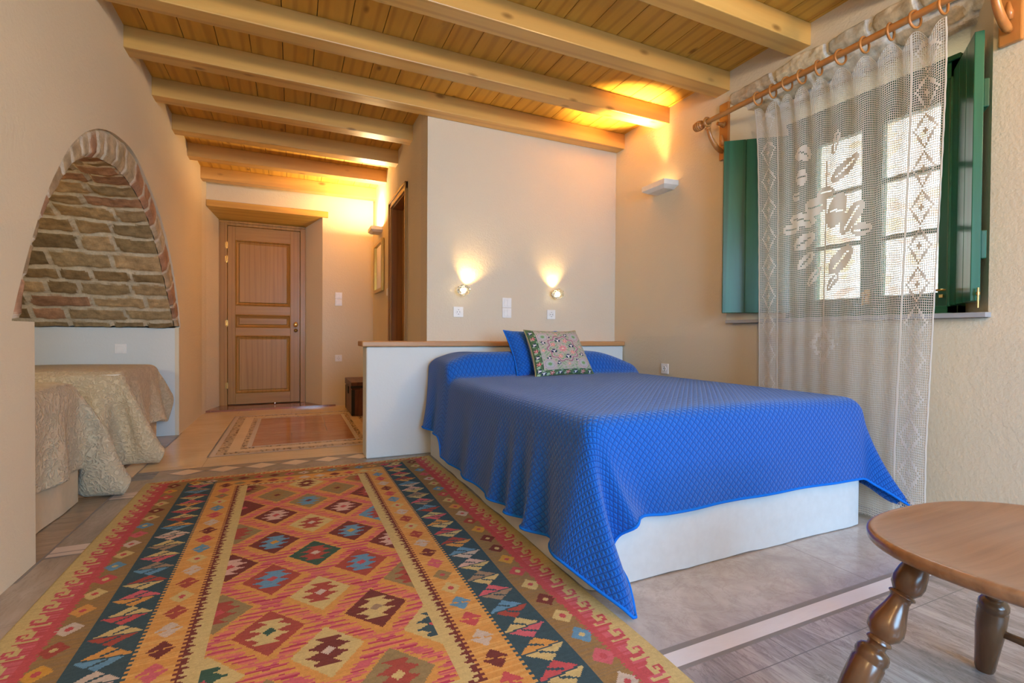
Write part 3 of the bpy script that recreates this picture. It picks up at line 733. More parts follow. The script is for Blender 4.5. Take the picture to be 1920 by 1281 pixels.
keep = np.ones((nu-1, nv-1), bool)
op = ~fill.T
keep[1::2, 1::2] = ~op
me = gridmesh('lace', V, nu, nv, keep=keep)
cu = obj('lace_curtain', me, M['lace'], smooth=False); md = cu.modifiers.new('Solidify', 'SOLIDIFY'); md.thickness = .0014; md.offset = 0
tag(cu, 'ivory crocheted lace curtain with floral motif hanging from the wooden rings', 'curtain')

# ------------------------------------------------------------------ cloth solver (position based)
def drape(x0, x1, y0, y1, top, oh, h, zmap, free, stiff=.0, steps=170, iters=10, seed=1, excess=.05, blocks=(), thick=.012, wavy=()):
    """cloth on a box; oh=(left,right,front,back) overhangs. returns verts, nu, nv, uv"""
    r = np.random.default_rng(seed)
    X = np.arange(x0-oh[0], x1+oh[1]+1e-6, h); Yv = np.arange(y0-oh[2], y1+oh[3]+1e-6, h); nu, nv = len(X), len(Yv)
    GX, GY = np.meshgrid(X, Yv, indexing='ij'); rad = .05
    cx = np.clip(GX, x0+rad, x1-rad); cyy = np.clip(GY, y0+rad, y1-rad if oh[3] > 0 else 1e9)
    dx, dy = GX-cx, GY-cyy; d = np.hypot(dx, dy); nx, ny = dx/np.maximum(d, 1e-9), dy/np.maximum(d, 1e-9)
    q = rad*PI/2; a = np.minimum(d, q)/rad
    out = rad*np.sin(a)+np.maximum(d-q, 0)*.12; drop = rad*(1-np.cos(a))+np.maximum(d-q, 0)*.99
    zt = zmap(cx, cyy)
    P = np.stack([cx+nx*(out+thick), cyy+ny*(out+thick), zt-drop], -1)
    P[..., 2] = np.maximum(P[..., 2], .015)
    hang = np.maximum(d-q, 0)
    for (axis, k, amp, phs) in wavy:
        wv = amp*np.sin((GY if axis == 0 else GX)*k+phs)*np.clip(hang/.4, 0, 1)
        P[..., 0] += nx*np.maximum(wv, -.01)*1.0; P[..., 1] += ny*np.maximum(wv, -.01)
    P += r.normal(0, .0015, P.shape)*(hang[..., None] > 0)
    w = (d > rad*.2).astype(float); fix = w == 0
    pin = P[fix].copy(); Vv = np.zeros_like(P); dt = 1/60
    L0 = 1+excess*np.clip(hang/.35, 0, 1)
    cons = []
    def add(a, b, la, st): cons.append((a, b, la, st))
    def sl(i0, di, dj, st, extra):
        # batches for edge (i,j)-(i+di,j+dj)
        I_, J_ = np.meshgrid(np.arange(nu-abs(di)), np.arange(nv-abs(dj)), indexing='ij')
        if dj < 0: J_ = J_-dj
        key = (I_//max(1, abs(di)) if di else J_//max(1, abs(dj))) % 2
        for par in (0, 1):
            mk = key == par; i, j = I_[mk], J_[mk]; i2, j2 = i+di, j+dj
            base = h*math.hypot(di, dj); s = .5*(L0[i, j]+L0[i2, j2]) if extra else 1.0
            add(i*nv+j, i2*nv+j2, base*s*np.ones(len(i)), st)
    sl(0, 1, 0, 1, True); sl(0, 0, 1, 1, True); sl(0, 1, 1, .5, True); sl(0, 1, -1, .5, True); sl(0, 2, 0, .35, True); sl(0, 0, 2, .35, True)
    sl(0, 4, 0, .10+stiff, True); sl(0, 0, 4, .10+stiff, True)
    Pf = P.reshape(-1, 3); wf = w.reshape(-1)
    x = Pf.copy(); vel = np.zeros_like(x); fixf = wf == 0; pinf = x[fixf].copy()
    for st in range(steps):
        vel[:, 2] -= 9.8*dt; vel *= .965; pr = x+vel*dt*wf[:, None]
        for it in range(iters):
            for a, b, l, k in cons:
                dl = pr[b]-pr[a]; ln = np.sqrt((dl*dl).sum(1))+1e-9; ws = wf[a]+wf[b]+1e-9
                c = (k*(ln-l)/ln/ws)[:, None]*dl
                pr[a] += c*wf[a][:, None]; pr[b] -= c*wf[b][:, None]
            # collisions with the bed and the other blocks
            for (bx0, bx1, by0, by1, bz) in [(x0, x1, y0, y1, top)]+list(blocks):
                t_ = thick; ins = (pr[:, 0] > bx0-t_) & (pr[:, 0] < bx1+t_) & (pr[:, 1] > by0-t_) & (pr[:, 1] < by1+t_) & (pr[:, 2] < bz+t_*.5) & ~fixf
                if ins.any():
                    pp = pr[ins]; ds = np.stack([pp[:, 0]-(bx0-t_), bx1+t_-pp[:, 0], pp[:, 1]-(by0-t_), by1+t_-pp[:, 1], (bz+t_*.5)-pp[:, 2]], 1)
                    kk = ds.argmin(1)
                    pp[kk == 0, 0] = bx0-t_; pp[kk == 1, 0] = bx1+t_; pp[kk == 2, 1] = by0-t_; pp[kk == 3, 1] = by1+t_; pp[kk == 4, 2] = bz+t_*.5
                    pr[ins] = pp
            fl = pr[:, 2] < .012
            pr[fl, 2] = .012
            pr[fixf] = pinf
        vel = (pr-x)/dt; fl = pr[:, 2] <= .0125; vel[fl, :2] *= .3; vel = np.clip(vel, -4, 4); x = pr
    uv = np.stack([GX, GY], -1).reshape(-1, 2)
    return x, nu, nv, uv

def cloth(name, V, nu, nv, uv, mat, parent=None, th=.008, edge=None):
    me = gridmesh(name, V, nu, nv, uv=uv)
    o = obj(name, me, mat, parent, smooth=True)
    if edge:
        G = V.reshape(nu, nv, 3); P = [G[i, 0] for i in range(nu)] ; L1 = [G[0, j] for j in range(nv-1, 0, -1)]; R1 = [G[nu-1, j] for j in range(1, nv)]
        bm = B(); tube(bm, [tuple(q) for q in L1+P+R1], .0055, 8); h = obj('hem_piping', bm, edge, None, True); h.parent = o
    s = o.modifiers.new('Sub', 'SUBSURF'); s.levels = 1; s.render_levels = 1 if edge else 2
    s = o.modifiers.new('Solid', 'SOLIDIFY'); s.thickness = th; s.offset = -1
    return o

# ------------------------------------------------------------------ double bed
bx0, bx1, by0, by1, bt = .945, 2.50, 1.415, 3.56, .60
def skirt_box(bm, x0, x1, y0, y1, z0, z1, rad=.03, waves=0, amp=.004):
    pts = []
    def corner(cx, cy, a0):
        for k in range(7): a = a0+PI/2*k/6; pts.append((cx+rad*math.cos(a), cy+rad*math.sin(a)))
    corner(x1-rad, y1-rad, 0); 
    for k in range(1, 60): pts.append((x1-rad+(x0-x1+2*rad)*k/60, y1))
    corner(x0+rad, y1-rad, PI/2)
    for k in range(1, 60): pts.append((x0, y1-rad+(y0-y1+2*rad)*k/60))
    corner(x0+rad, y0+rad, PI)
    for k in range(1, 60): pts.append((x0+rad+(x1-x0-2*rad)*k/60, y0))
    corner(x1-rad, y0+rad, 1.5*PI)
    for k in range(1, 60): pts.append((x1, y0+rad+(y1-y0-2*rad)*k/60))
    c = Vector(((x0+x1)/2, (y0+y1)/2)); rings = []; nz = 8
    for j in range(nz):
        t_ = j/(nz-1); rg = []
        for (x, y) in pts:
            n_ = (Vector((x, y))-c).normalized(); w_ = amp*(1-t_)*(noise.noise(Vector((x*4, y*4, 1)))+.5*noise.noise(Vector((x*11, y*11, t_))))*2
            zz0 = z0+.006*noise.noise(Vector((x*5, y*5, 3))) if j == 0 else z0+(z1-z0)*t_
            rg.append(bm.verts.new((x+n_.x*w_, y+n_.y*w_, max(z0, zz0))))
        rings.append(rg)
    n = len(pts)
    for a, b in zip(rings, rings[1:]):
        for i in range(n): bm.faces.new((a[i], a[(i+1) % n], b[(i+1) % n], b[i]))
    bm.faces.new(rings[-1]); bm.faces.new(rings[0][::-1])
bed = thing('double_bed', 'double bed with pale fabric base under the blue quilted bedspread', 'bed', (1.72, 2.5, 0))
bm = B(); skirt_box(bm, bx0, bx1, by0, by1, .004, .345); obj('bed_base', bm, M['skirt'], bed, True, auto=50)
bm = B(); skirt_box(bm, bx0+.02, bx1-.02, by0+.02, by1, .349, bt-.010, .09); obj('mattress', bm, M['mattress'], bed, True, auto=50)
def zbed(x, y):
    t_ = np.clip((y-3.06)/.10, 0, 1); t_ = np.sqrt(np.clip(1-(1-t_)**2, 0, 1))
    side = 1-.42*np.clip((1.18-x)/.23, 0, 1)**2-.62*np.clip((x-2.12)/.36, 0, 1)**1.6
    lump = 1+.06*np.sin(x*5+1)*np.sin(y*3)
    back = 1-.35*np.clip((y-3.46)/.12, 0, 1)**2
    return bt+.014+.165*t_*side*lump*back+.010*np.sin(x*2.3+.5)*np.sin(y*1.7+1)+.008*np.exp(-((x-1.7)**2)/.3)
def hermite(keys, s):
    K = np.array(keys, float); x, Y = K[:, 0], K[:, 1:]
    m = np.gradient(Y, x, axis=0); i = np.clip(np.searchsorted(x, s)-1, 0, len(x)-2)
    h = x[i+1]-x[i]; t = np.clip((s-x[i])/h, 0, 1)[..., None]; h = h[..., None]
    return ((2*t**3-3*t**2+1)*Y[i]+(t**3-2*t**2+t)*h*m[i]+(-2*t**3+3*t**2)*Y[i+1]+(t**3-t**2)*h*m[i+1])
def spread():
    """spread hanging in folds: plan position of the hem (at .5 m of hang) given along the bed's edge"""
    h, rad, tk = .02, .05, .012; oh = (.49, .41, .36)
    X = np.arange(bx0-oh[0], bx1+oh[1]+1e-6, h); Yv = np.arange(by0-oh[2], by1+.001, h); nu, nv = len(X), len(Yv)
    GX, GY = np.meshgrid(X, Yv, indexing='ij')
    cx = np.clip(GX, bx0+rad, bx1-rad); cyy = np.maximum(GY, by0+rad); dx, dy = GX-cx, GY-cyy; d = np.hypot(dx, dy)
    nx, ny = dx/np.maximum(d, 1e-9), dy/np.maximum(d, 1e-9); q = rad*PI/2; al = np.minimum(d, q)/rad; hang = np.maximum(d-q, 0)
    out = rad*np.sin(al)+tk*np.minimum(1, d/q); zt = zbed(cx, cyy); L1 = bx1-bx0-2*rad
    th = np.arctan2(-dy, np.abs(dx))
    s = np.where(GX < bx0+rad, np.where(GY > by0+rad, -(cyy-by0-rad), th/(PI/2)*.6), .6+(cx-bx0-rad))
    s = np.where(GX > bx1-rad, np.where(GY > by0+rad, .6+L1+.6+(cyy-by0-rad), .6+L1+.6*(1-th/(PI/2))), s)
    K = []
    for y in np.arange(3.56, 2.2, -.085):
        f_ = .014*math.sin(y*14+.6)+.010*math.sin(y*23+2)+(-.03*math.exp(-((y-3.44)/.05)**2)+.02*math.exp(-((y-3.33)/.05)**2)-.035*math.exp(-((y-3.22)/.06)**2))
        K.append((-(y-by0-rad), .885+f_, y))
    K += [(-.70, .862, 2.17), (-.61, .920, 2.07), (-.52, .860, 1.98), (-.43, .932, 1.88), (-.33, .850, 1.79), (-.235, .936, 1.675), (-.16, .885, 1.60), (-.06, .852, 1.52), (.05, .862, 1.44), (.14, .905, 1.345), (.235, .968, 1.243),
          (.30, 1.022, 1.30), (.36, 1.045, 1.385), (.43, 1.09, 1.375), (.51, 1.155, 1.285), (.585, 1.205, 1.315), (.67, 1.245, 1.385), (.80, 1.31, 1.375)]
    for x in np.arange(1.40, 2.24, .12): K.append((.6+(x-bx0-rad), x+.05*max(0, (1.9-x)/.5), 1.380+.010*math.sin(x*13)))
    S1 = .6+L1
    K += [(S1-.10, 2.36, 1.375), (S1, 2.455, 1.372), (S1+.12, 2.50, 1.335), (S1+.24, 2.565, 1.255), (S1+.31, 2.605, 1.235), (S1+.40, 2.578, 1.33), (S1+.5, 2.555, 1.40), (S1+.6, 2.550, 1.50)]
    for y in np.arange(1.62, 3.6, .12): K.append((S1+.6+(y-by0-rad), 2.545+.008*math.sin(y*11)+.14*min(1, max(0, (y-2.95)/.3)), y))
    K.sort(); Bp = hermite(K, s)
    ex, ey = cx+nx*(rad+tk), cyy+ny*(rad+tk)
    vx, vy = Bp[..., 0]-ex, Bp[..., 1]-ey; w_ = (hang/.5)*(.55+.45*np.clip(hang/.5, 0, 1)); hx, hy = vx*w_, vy*w_
    hor = np.hypot(hx, hy); dz = np.sqrt(np.maximum(hang**2-hor**2*.9, 0))
    Px = np.where(hang > 0, ex+hx, cx+nx*out); Py = np.where(hang > 0, ey+hy, cyy+ny*out); Pz = zt-rad*(1-np.cos(al))-dz
    tip = np.exp(-((s-.235)/.10)**2); Pz = np.maximum(Pz, .014+.004*tip)
    inx = (Pz < bt) & (Px > bx0-tk) & (Px < bx1+tk) & (Py > by0-tk) & (hang > 0)
    pl, pf, pr_ = Px-(bx0-tk), Py-(by0-tk), (bx1+tk)-Px; mn = np.minimum(np.minimum(pl, pf), pr_)
    Px = np.where(inx & (mn == pl), bx0-tk, Px); Py = np.where(inx & (mn == pf), by0-tk, Py); Px = np.where(inx & (mn == pr_), bx1+tk, Px)
    P = np.stack([Px, Py, Pz], -1)
    for _ in range(3):                                   # relax sharp creases a little, keep the hem line
        Q = P.copy(); Q[1:-1, 1:-1] = .5*P[1:-1, 1:-1]+.125*(P[2:, 1:-1]+P[:-2, 1:-1]+P[1:-1, 2:]+P[1:-1, :-2]); P = Q
    P[..., 1] = np.minimum(P[..., 1], 3.57)
    return P.reshape(-1, 3), nu, nv, np.stack([GX, GY], -1).reshape(-1, 2)
V, nu, nv, uv = spread()
sp = cloth('bedspread', V, nu, nv, uv, M['blue'], None, .009, M['blue_edge'])
tag(sp, 'bright blue diamond quilted bedspread draped over the double bed to the floor', 'bedspread')
# pillows
def pillow(name, label, c, wdt, hgt, th, yawa, lean, mat, colfn=None, taper=0, N=96, fringe=0):
    n = N+1; u = np.linspace(-1, 1, n); A, Bb = np.meshgrid(u, u, indexing='ij')
    prof = np.clip((1-A**4)*(1-Bb**4), 0, 1)**.55
    pin = 1-.09*(1-np.abs(A)**2)*np.abs(Bb)**6; pin2 = 1-.09*(1-np.abs(Bb)**2)*np.abs(A)**6
    x = A*wdt/2*pin2*(1-taper*(Bb+1)/2); z = Bb*hgt/2*pin
    fr_ = np.stack([x, -prof*th/2, z], -1).reshape(-1, 3); bk = np.stack([x, prof*th/2, z], -1).reshape(-1, 3)
    R = Matrix.Rotation(yawa, 3, 'Z') @ Matrix.Rotation(-lean, 3, 'X')
    Rn = np.array(R); c = np.array(c)
    t = thing(name, label, 'pillow', tuple(c))
    off = np.array([0, 0, hgt/2])
    F1 = (fr_+off)@Rn.T+c; B1 = (bk+off)@Rn.T+c
    uvp = np.stack([A*wdt/2, Bb*hgt/2], -1).reshape(-1, 2)
    cols = None
    if colfn:
        am, bm_ = np.meshgrid((u[:-1]+u[1:])/2, (u[:-1]+u[1:])/2, indexing='ij'); cols = colfn(am, bm_)
    me = gridmesh('front_cover', F1, n, n, cols=cols, uv=uvp); obj('front_cover', me, mat, t, smooth=True)
    me = gridmesh('back_cover', B1, n, n, cols=np.ones((n-1, n-1, 3))*.45 if colfn else None, uv=uvp); obj('back_cover', me, mat, t, smooth=True)
    ed = [(i, 0) for i in range(n)]+[(n-1, j) for j in range(1, n)]+[(i, n-1) for i in range(n-2, -1, -1)]+[(0, j) for j in range(n-2, 0, -1)]
    bm = B(); P = [Vector(F1[i*n+j]) for i, j in ed[::3]]; tube(bm, P+[P[0]], .004, 6)
    obj('piping', bm, M['blue_edge'] if not colfn else M['pipe'], t, True)
    return t
M['pipe'] = plain('piping_ochre', (.35, .28, .12), .8)
def embroid(a, b):
    H = lambda c: np.array(c)
    n = a.shape; C = np.zeros(n+(3,)); C[:] = (.36, .37, .31)
    nz = rng.random(n)*.08-.04
    sw = np.sin(a*31+np.sin(b*23)*1.5)*np.sin(b*29+np.cos(a*19)*1.4)
    C[sw > .55] = (.20, .33, .20); C[sw < -.62] = (.42, .34, .40)
    r = np.hypot(a, b-.05); th = np.arctan2(b-.05, a)
    sc = .50+.045*np.cos(th*10)
    C[np.abs(r-sc) < .022] = (.30, .14, .20); C[np.abs(r-sc+.045) < .016] = (.48, .36, .42)
    C[np.abs(r-sc+.09) < .012] = (.18, .30, .17)
    def flower(cx, cy, R, cc, c2, pet=5):
        rr = np.hypot(a-cx, b-cy); tt = np.arctan2(b-cy, a-cx); k = rr < R*(.72+.28*np.cos(pet*tt))
        C[rr < R*1.2] = np.where(np.ones(3) > 0, H((.22, .20, .18)), 0) if pet == 4 else C[rr < R*1.2]
        C[k] = cc; C[k & (np.abs(np.sin(pet*tt/2)) < .3)] = c2; C[rr < R*.22] = (.62, .55, .45)
    def tulip(cx, cy, R, ang=0):
        x = (a-cx)*math.cos(ang)+(b-cy)*math.sin(ang); y = -(a-cx)*math.sin(ang)+(b-cy)*math.cos(ang)
        k = (x**2+(y)**2 < R*R) & (y > -R*.6); C[k] = (.02, .035, .09)
        C[(np.abs(x) < R*.18) & (np.abs(y) < R*.6)] = (.65, .66, .66); C[(np.abs(np.abs(x)-(y+R*.3)*.8) < R*.14) & k] = (.65, .66, .66)
    flower(0, .05, .17, (.55, .16, .20), (.62, .40, .38), 8)
    for k in range(8):
        g = k*PI/4+.3; rr_ = .35
        (flower if k % 2 else tulip)(*((rr_*math.cos(g), .05+rr_*math.sin(g), .095)+(((.58, .18, .18), (.7, .42, .36)) if k % 2 else ())))
    for k in range(12):
        g = k*PI/6+.1; R_2 = .70
        x, y = R_2*math.cos(g)*.98, .05+R_2*math.sin(g)*.9
        if abs(x) < .74 and abs(y) < .72:
            if k % 3 == 0: flower(x, y, .07, (.58, .24, .22), (.66, .46, .4))
            else: tulip(x, y, .075, g)
    for sx in (-1, 1):
        for sy in (-1, 1):
            rr = np.hypot(a-sx*.58, b-sy*.56)
            for q, c in ((.20, (.48, .34, .40)), (.17, (.30, .36, .34)), (.14, (.46, .36, .44)), (.11, (.34, .42, .40)), (.06, (.16, .30, .14))): C[rr < q] = c
    bd = np.maximum(np.abs(a), np.abs(b)); bd = np.maximum(-a, -b); k = bd > .80; C[k] = (.085, .15, .075); C[(bd > .78) & (bd < .81)] = (.03, .08, .05)
    C[k & (np.sin(a*22)*np.sin(b*22) > .5)] = (.30, .45, .30)
    for i, t_ in enumerate(np.linspace(-.78, .78, 7)):
        for (x, y, g) in ((t_, -.90, 0), (-.90, t_, 0)):
            if i % 2: flower(x, y, .085, (.50, .05, .08), (.66, .48, .46), 5)
            else: tulip(x, y, .075, 0 if abs(y) > .85 else PI/2)
    return np.clip(C*(1+nz[..., None]*2), 0, 1)
pillow('throw_pillow', 'blue quilted throw pillow leaning behind the embroidered one', (1.66, 3.05, .61), .50, .375, .11, .16, .52, M['blue'], N=40)
pillow('throw_pillow', 'square embroidered floral cushion propped at the head of the blue bed', (1.765, 2.945, .609), .56, .375, .12, .20, .50, M['emb'], embroid, taper=.12, N=150)

# headboard: low masonry screen with a timber cap
t = thing('headboard', 'low pale plastered headboard wall with a wooden cap behind the double bed', 'headboard', (1.6, 3.6, 0))
bm = B(); prism(bm, [(.488, 3.600), (2.735, 3.575), (2.735, 3.70), (.95, 3.70), (.95, 3.795), (.488, 3.795)], 0, .812); obj('headboard_panel', bm, M['wall_white'], t, bevel=.012, seg=3)
bm = B(); prism(bm, [(.455, 3.575), (2.735, 3.55), (2.735, 3.70), (.95, 3.70), (.95, 3.82), (.455, 3.82)], .812, .852); obj('headboard_cap', bm, M['cap'], t, bevel=.008, seg=3)

# ------------------------------------------------------------------ alcove beds
for (y0, y1, lab, lab2, sd, ohl, ohr) in ((2.50, 3.29, 'single divan bed in the alcove, nearer the room', 'cream matelasse coverlet on the nearer alcove bed', 5, .0, .46),
                                 (4.02, 4.93, 'single divan bed in the alcove, against its far wall', 'cream matelasse coverlet on the farther alcove bed', 8, .46, .16)):
    t = thing('single_bed', lab, 'bed', (-1.9, (y0+y1)/2, 0), 'alcove beds')
    x0, x1 = -2.95, -1.03; tp = .625
    bm = B(); skirt_box(bm, x0, x1, y0, y1, .004, .36, .02); obj('bed_base', bm, M['skirt_beige'], t, True, auto=50)
    bm = B(); skirt_box(bm, x0, x1-.005, y0+.005, y1-.005, .364, tp-.004, .05); obj('mattress', bm, M['mattress'], t, True, auto=50)
    zm = lambda x, y, tp=tp: tp+.014+.018*np.sin(x*2+y*3)*0+.012*np.exp(-((x+1.6)**2)/.2)
    xs = -2.3
    V, nu, nv, uv = drape(xs, x1, y0, y1, tp, (0.0, .43, ohl, ohr), .030, lambda x, y: zm(x, y), None, steps=130, iters=9, seed=sd, excess=.035,
                          blocks=[(-3, XL+.0, 5.09, 5.6, 3), (-3, XL, 2.0, 2.462, 3)], wavy=((1, 10, .015, .8), (0, 12, .02, .3)))
    V[:, 1] = np.clip(V[:, 1], 2.478, 5.088)
    c = cloth('coverlet', V, nu, nv, uv, M['beige'], None, .007); tag(c, lab2, 'bedspread', 'alcove coverlets')

# ------------------------------------------------------------------ kilim
def kilim():
    L, Wd, cell = 2.62, 1.70, .005
    nu, nv = int(Wd/cell), int(L/cell)                      # u across, v along (v=0 near end)
    U, Vv = np.meshgrid((np.arange(nu)+.5)*cell, (np.arange(nv)+.5)*cell, indexing='ij')
    x = U-.767; y = .89+Vv; iu = np.arange(nu)[:, None]+0*U.astype(int); iv = np.arange(nv)[None, :]+0*U.astype(int)
    yend = .89+L
    rowr = rng.random(nv); rowr2 = rng.random(nv); jag = (np.repeat(rng.random(nv//2+1), 2)[:nv]-.5)
    H = {'cream': (.52, .42, .19), 'red': (.47, .09, .10), 'pink': (.52, .125, .155), 'brown': (.28, .18, .075), 'navy': (.045, .085, .105), 'orange': (.56, .29, .085),
         'maroon': (.16, .045, .04), 'rust': (.33, .075, .06), 'blue': (.12, .27, .42), 'white': (.50, .43, .36), 'olive': (.26, .20, .10), 'green': (.045, .10, .075), 'taupe': (.30, .22, .15), 'gold': (.55, .30, .06), 'rose': (.55, .38, .32)}
    C = np.zeros(U.shape+(3,)); d = np.minimum(U, Wd-U); e = np.minimum(Vv, L-Vv)
    sgn = np.where(U < Wd/2, 1, -1)
    C[:] = H['orange']
    # field: pink flames around lozenges
    fx, fy = .155, .171
    tri = lambda a: np.abs(((a+.5) % 1)-.5)*2
    g = (x+.065)/(2*fx); g2 = (y-2.97)/(2*fy)
    cA = np.abs(((g+.5) % 1)-.5)*2*fx; cB = np.abs(((g2+.5) % 1)-.5)*2*fy
    nA = cA/fx+cB/fy; nB = (fx-cA)/fx+(fy-cB)/fy; nn = np.minimum(nA, nB)
    zig = .10*np.sin(iv*1.26)+.08*(((iv//2) % 3)-1)
    pk = nn > .85+zig
    C[pk] = H['pink']
    streak = (rowr[iv] > .6) & pk; C[streak] = (.60, .20, .14)
    streak = (rowr2[iv] > .8) & pk; C[streak] = (.38, .05, .10)
    def loz(cx, cyy, bg, star, ctr, hx=.098, hy=.122):
        dx, dy = x-cx, y-cyy; n_ = np.abs(dx)/hx+np.abs(dy)/hy; m = n_ < 1
        C[m] = H[bg]
        # eight-pointed slanted star made of stepped wings
        sx = dx-dy*.18; ay, ax_ = np.abs(dy)/hy, np.abs(sx)/hx
        st = (ay < .62) & (((ax_ < .50-.55*np.abs(ay-.17)/.17*.5) & (ay < .34)) | ((ax_ < .10+.34*(ay-.30)/.22) & (ay >= .30) & (ay < .52)) | ((ax_ < .12) & (ay < .4)) | ((ax_ < .62-3.2*np.abs(ay-.16)) & (ay < .34)))
        st &= n_ < .86
        C[st] = H[star]
        C[(np.abs(sx)/.020+np.abs(dy)/.020) < 1] = H[ctr]
    infield = (d > .545) & (e > .30)
    A = [(2.97, 'olive', 'brown', 'maroon'), (2.641, 'maroon', 'rose', 'red'), (2.30, 'maroon', 'blue', 'gold'), (1.958, 'rust', 'blue', 'red'), (1.611, 'rust', 'cream', 'green'), (1.27, 'olive', 'rust', 'cream')]
    Bc = [(2.815, 'olive', 'blue', 'maroon'), (2.474, 'cream', 'rust', 'white'), (2.128, 'green', 'rust', 'white'), (1.796, 'cream', 'rust', 'white'), (1.45, 'cream', 'maroon', 'white'), (3.15, 'cream', 'maroon', 'cream')]
    Cc = [(2.985, 'olive', 'brown', 'maroon'), (2.648, 'maroon', 'rose', 'red'), (2.309, 'maroon', 'blue', 'gold'), (1.97, 'rust', 'blue', 'red'), (1.622, 'maroon', 'cream', 'taupe'), (1.27, 'olive', 'rust', 'cream')]
    E1 = [(2.81, 'maroon', 'maroon', 'red'), (2.46, 'olive', 'rust', 'rust'), (2.115, 'maroon', 'rose', 'red'), (1.78, 'olive', 'rust', 'red'), (1.43, 'cream', 'green', 'red'), (3.14, 'brown', 'maroon', 'red')]
    E2 = [(2.843, 'maroon', 'rust', 'rose'), (2.49, 'blue', 'rust', 'red'), (2.146, 'maroon', 'rose', 'red'), (1.80, 'olive', 'rust', 'maroon'), (1.46, 'cream', 'navy', 'red'), (3.15, 'brown', 'rust', 'red')]
    for cx, lst in ((-.065, A), (.088, Bc), (.246, Cc), (-.215, E1), (.397, E2)):
        for (cyy, *k) in lst: loz(cx, cyy, *k)
    # cream + maroon combs
    cr = ~infield; C[cr] = H['cream']
    step = .016*np.abs((((iv*cell)/.034) % 1)-.5)*2
    teeth = .010*((iv % 4) < 2)
    mr = ((d < .515-step*.8-teeth) | (e < .285-.010*((iu//3) % 2)))
    C[mr & (d < .525)] = H['maroon']; C[(e < .285-.010*((iu//3) % 2))] = H['maroon']
    comb = .012*((iv % 4) < 2)
    org_ = (d < .478+comb) | (e < .268); C[org_] = H['orange']
    lightrow = (rowr[iv] > .7) & org_; C[lightrow] = (.60, .35, .12)
    # small lozenges in the orange band
    pal = ['maroon', 'pink', 'olive', 'cream', 'blue', 'red', 'white', 'maroon', 'red', 'blue', 'cream', 'white', 'rust', 'cream', 'rust', 'white']
    per = .102
    for side, xc in ((0, .430), (1, Wd-.430)):
        for k in range(40):
            yc = L-.24-k*per
            if yc < .2: break
            c = pal[(k+side*3) % 16]; dx, dy = U-xc, Vv-yc; n_ = np.abs(dx)/.036+np.abs(dy)/.044; m = n_ < 1
            C[m] = H[c]
            if c in ('cream', 'olive'): C[n_ < .35] = H['red']
            else: C[m & (np.abs(dy-dx*.25*(1-2*side)) < .0035) & (np.abs(dx) > .004)] = H['orange']
    for far in (0, 1):
        for k in range(9):
            xc = .50+k*.0875; yc = .222 if not far else L-.222; n_ = np.abs(U-xc)/.036+np.abs(Vv-yc)/.032
            C[n_ < 1] = H[pal[(k*5+2) % 16]]
    # navy band
    nav = (d < .365+.010*((iv % 4) < 2)) & (e > .10); C[nav] = H['navy']
    seq = ['cream', 'pink', 'taupe', 'blue', 'rust', 'cream', 'pink', 'orange', 'cream', 'red', 'cream', 'rust', 'orange', 'blue', 'white', 'rose', 'cream', 'taupe']
    pn = .112
    for side, xc in ((0, .296), (1, Wd-.296)):
        for k in range(40):
            yc = L-.17-k*pn
            if yc < .12: break
            dx, dy = (U-xc)*(1-2*side), Vv-yc; n_ = np.abs(dx)/.066+np.abs(dy)/.056; m = n_ < 1
            top = dy > -dx*.12
            C[m & top] = H[seq[(2*k+side*5) % 18]]; C[m & ~top] = H[seq[(2*k+1+side*5) % 18]]
            C[m & (np.abs(dy+dx*.12) < .003)] = H['navy']
            sl = np.abs(dy-np.sign(dy)*.024-(dx-np.sign(dy)*.012)*.55) < .0048
            C[m & sl & (np.abs(dx-np.sign(dy)*.012) < .024)] = H['navy']
    # brown band
    bb = ((d < .215) | (e < .17)) & ~nav; bb = (d < .222+.008*((iv % 4) < 2)) | ((e < .17) & (d < .22)) | (e < .165); bb &= ~nav | (d < .222)
    C[bb] = H['brown']; C[bb & (rowr[iv] > .6)] = (.25, .17, .085)
    seq2 = ['maroon', 'gold', 'red', 'cream', 'maroon', 'cream', 'blue', 'pink', 'white', 'cream', 'blue', 'red', 'cream', 'orange', 'white', 'rust', 'gold', 'maroon']
    for side, xc in ((0, .160), (1, Wd-.160)):
        for k in range(40):
            yc = L-.13-k*.108
            if yc < .05: break
            n_ = np.abs(U-xc)/.037+np.abs(Vv-yc)/.042
            c = seq2[(k*1+side*4) % 18]; C[n_ < 1] = H[c]; C[n_ < .34] = H['cream' if c in ('maroon', 'blue', 'red', 'rust') else 'red']
    for far in (0, 1):
        for k in range(15):
            xc = .26+k*.084; yc = .115 if not far else L-.115; n_ = np.abs(U-xc)/.034+np.abs(Vv-yc)/.032
            c = seq2[(k*7+far) % 18]; C[n_ < 1] = H[c]; C[n_ < .34] = H['maroon']
    # running-hook edge
    pat = ["............", ".....#####..", "...########.", "...##...###.", "..##....####", "..##.#..####", "..####..####", "........####",
           ".......#####", "......######", ".....#######", "...########."]
    pt_ = np.array([[c == '#' for c in r] for r in pat])
    hk = (d < .118); C[hk] = H['cream']
    qi = np.clip(((d-.025)/.080*12).astype(int), 0, 11); pi_ = ((Vv % .086)/.086*12).astype(int) % 12
    m = hk & (d > .025) & (pt_[pi_, qi] | (d > .098)); C[m] = H['red']; C[m & (rowr2[iv] > .5)] = H['pink']
    red2 = (d > .105) & (d < .125+.012*rowr[iv]) & (e > .05); C[red2] = H['red']
    hk = (e < .062) & (e < d); C[hk] = H['cream']
    qi = np.clip(((e-.008)/.052*12).astype(int), 0, 11); pi_ = ((U % .086)/.086*12).astype(int) % 12
    C[hk & (e > .008) & pt_[pi_, qi]] = (.50, .12, .06)
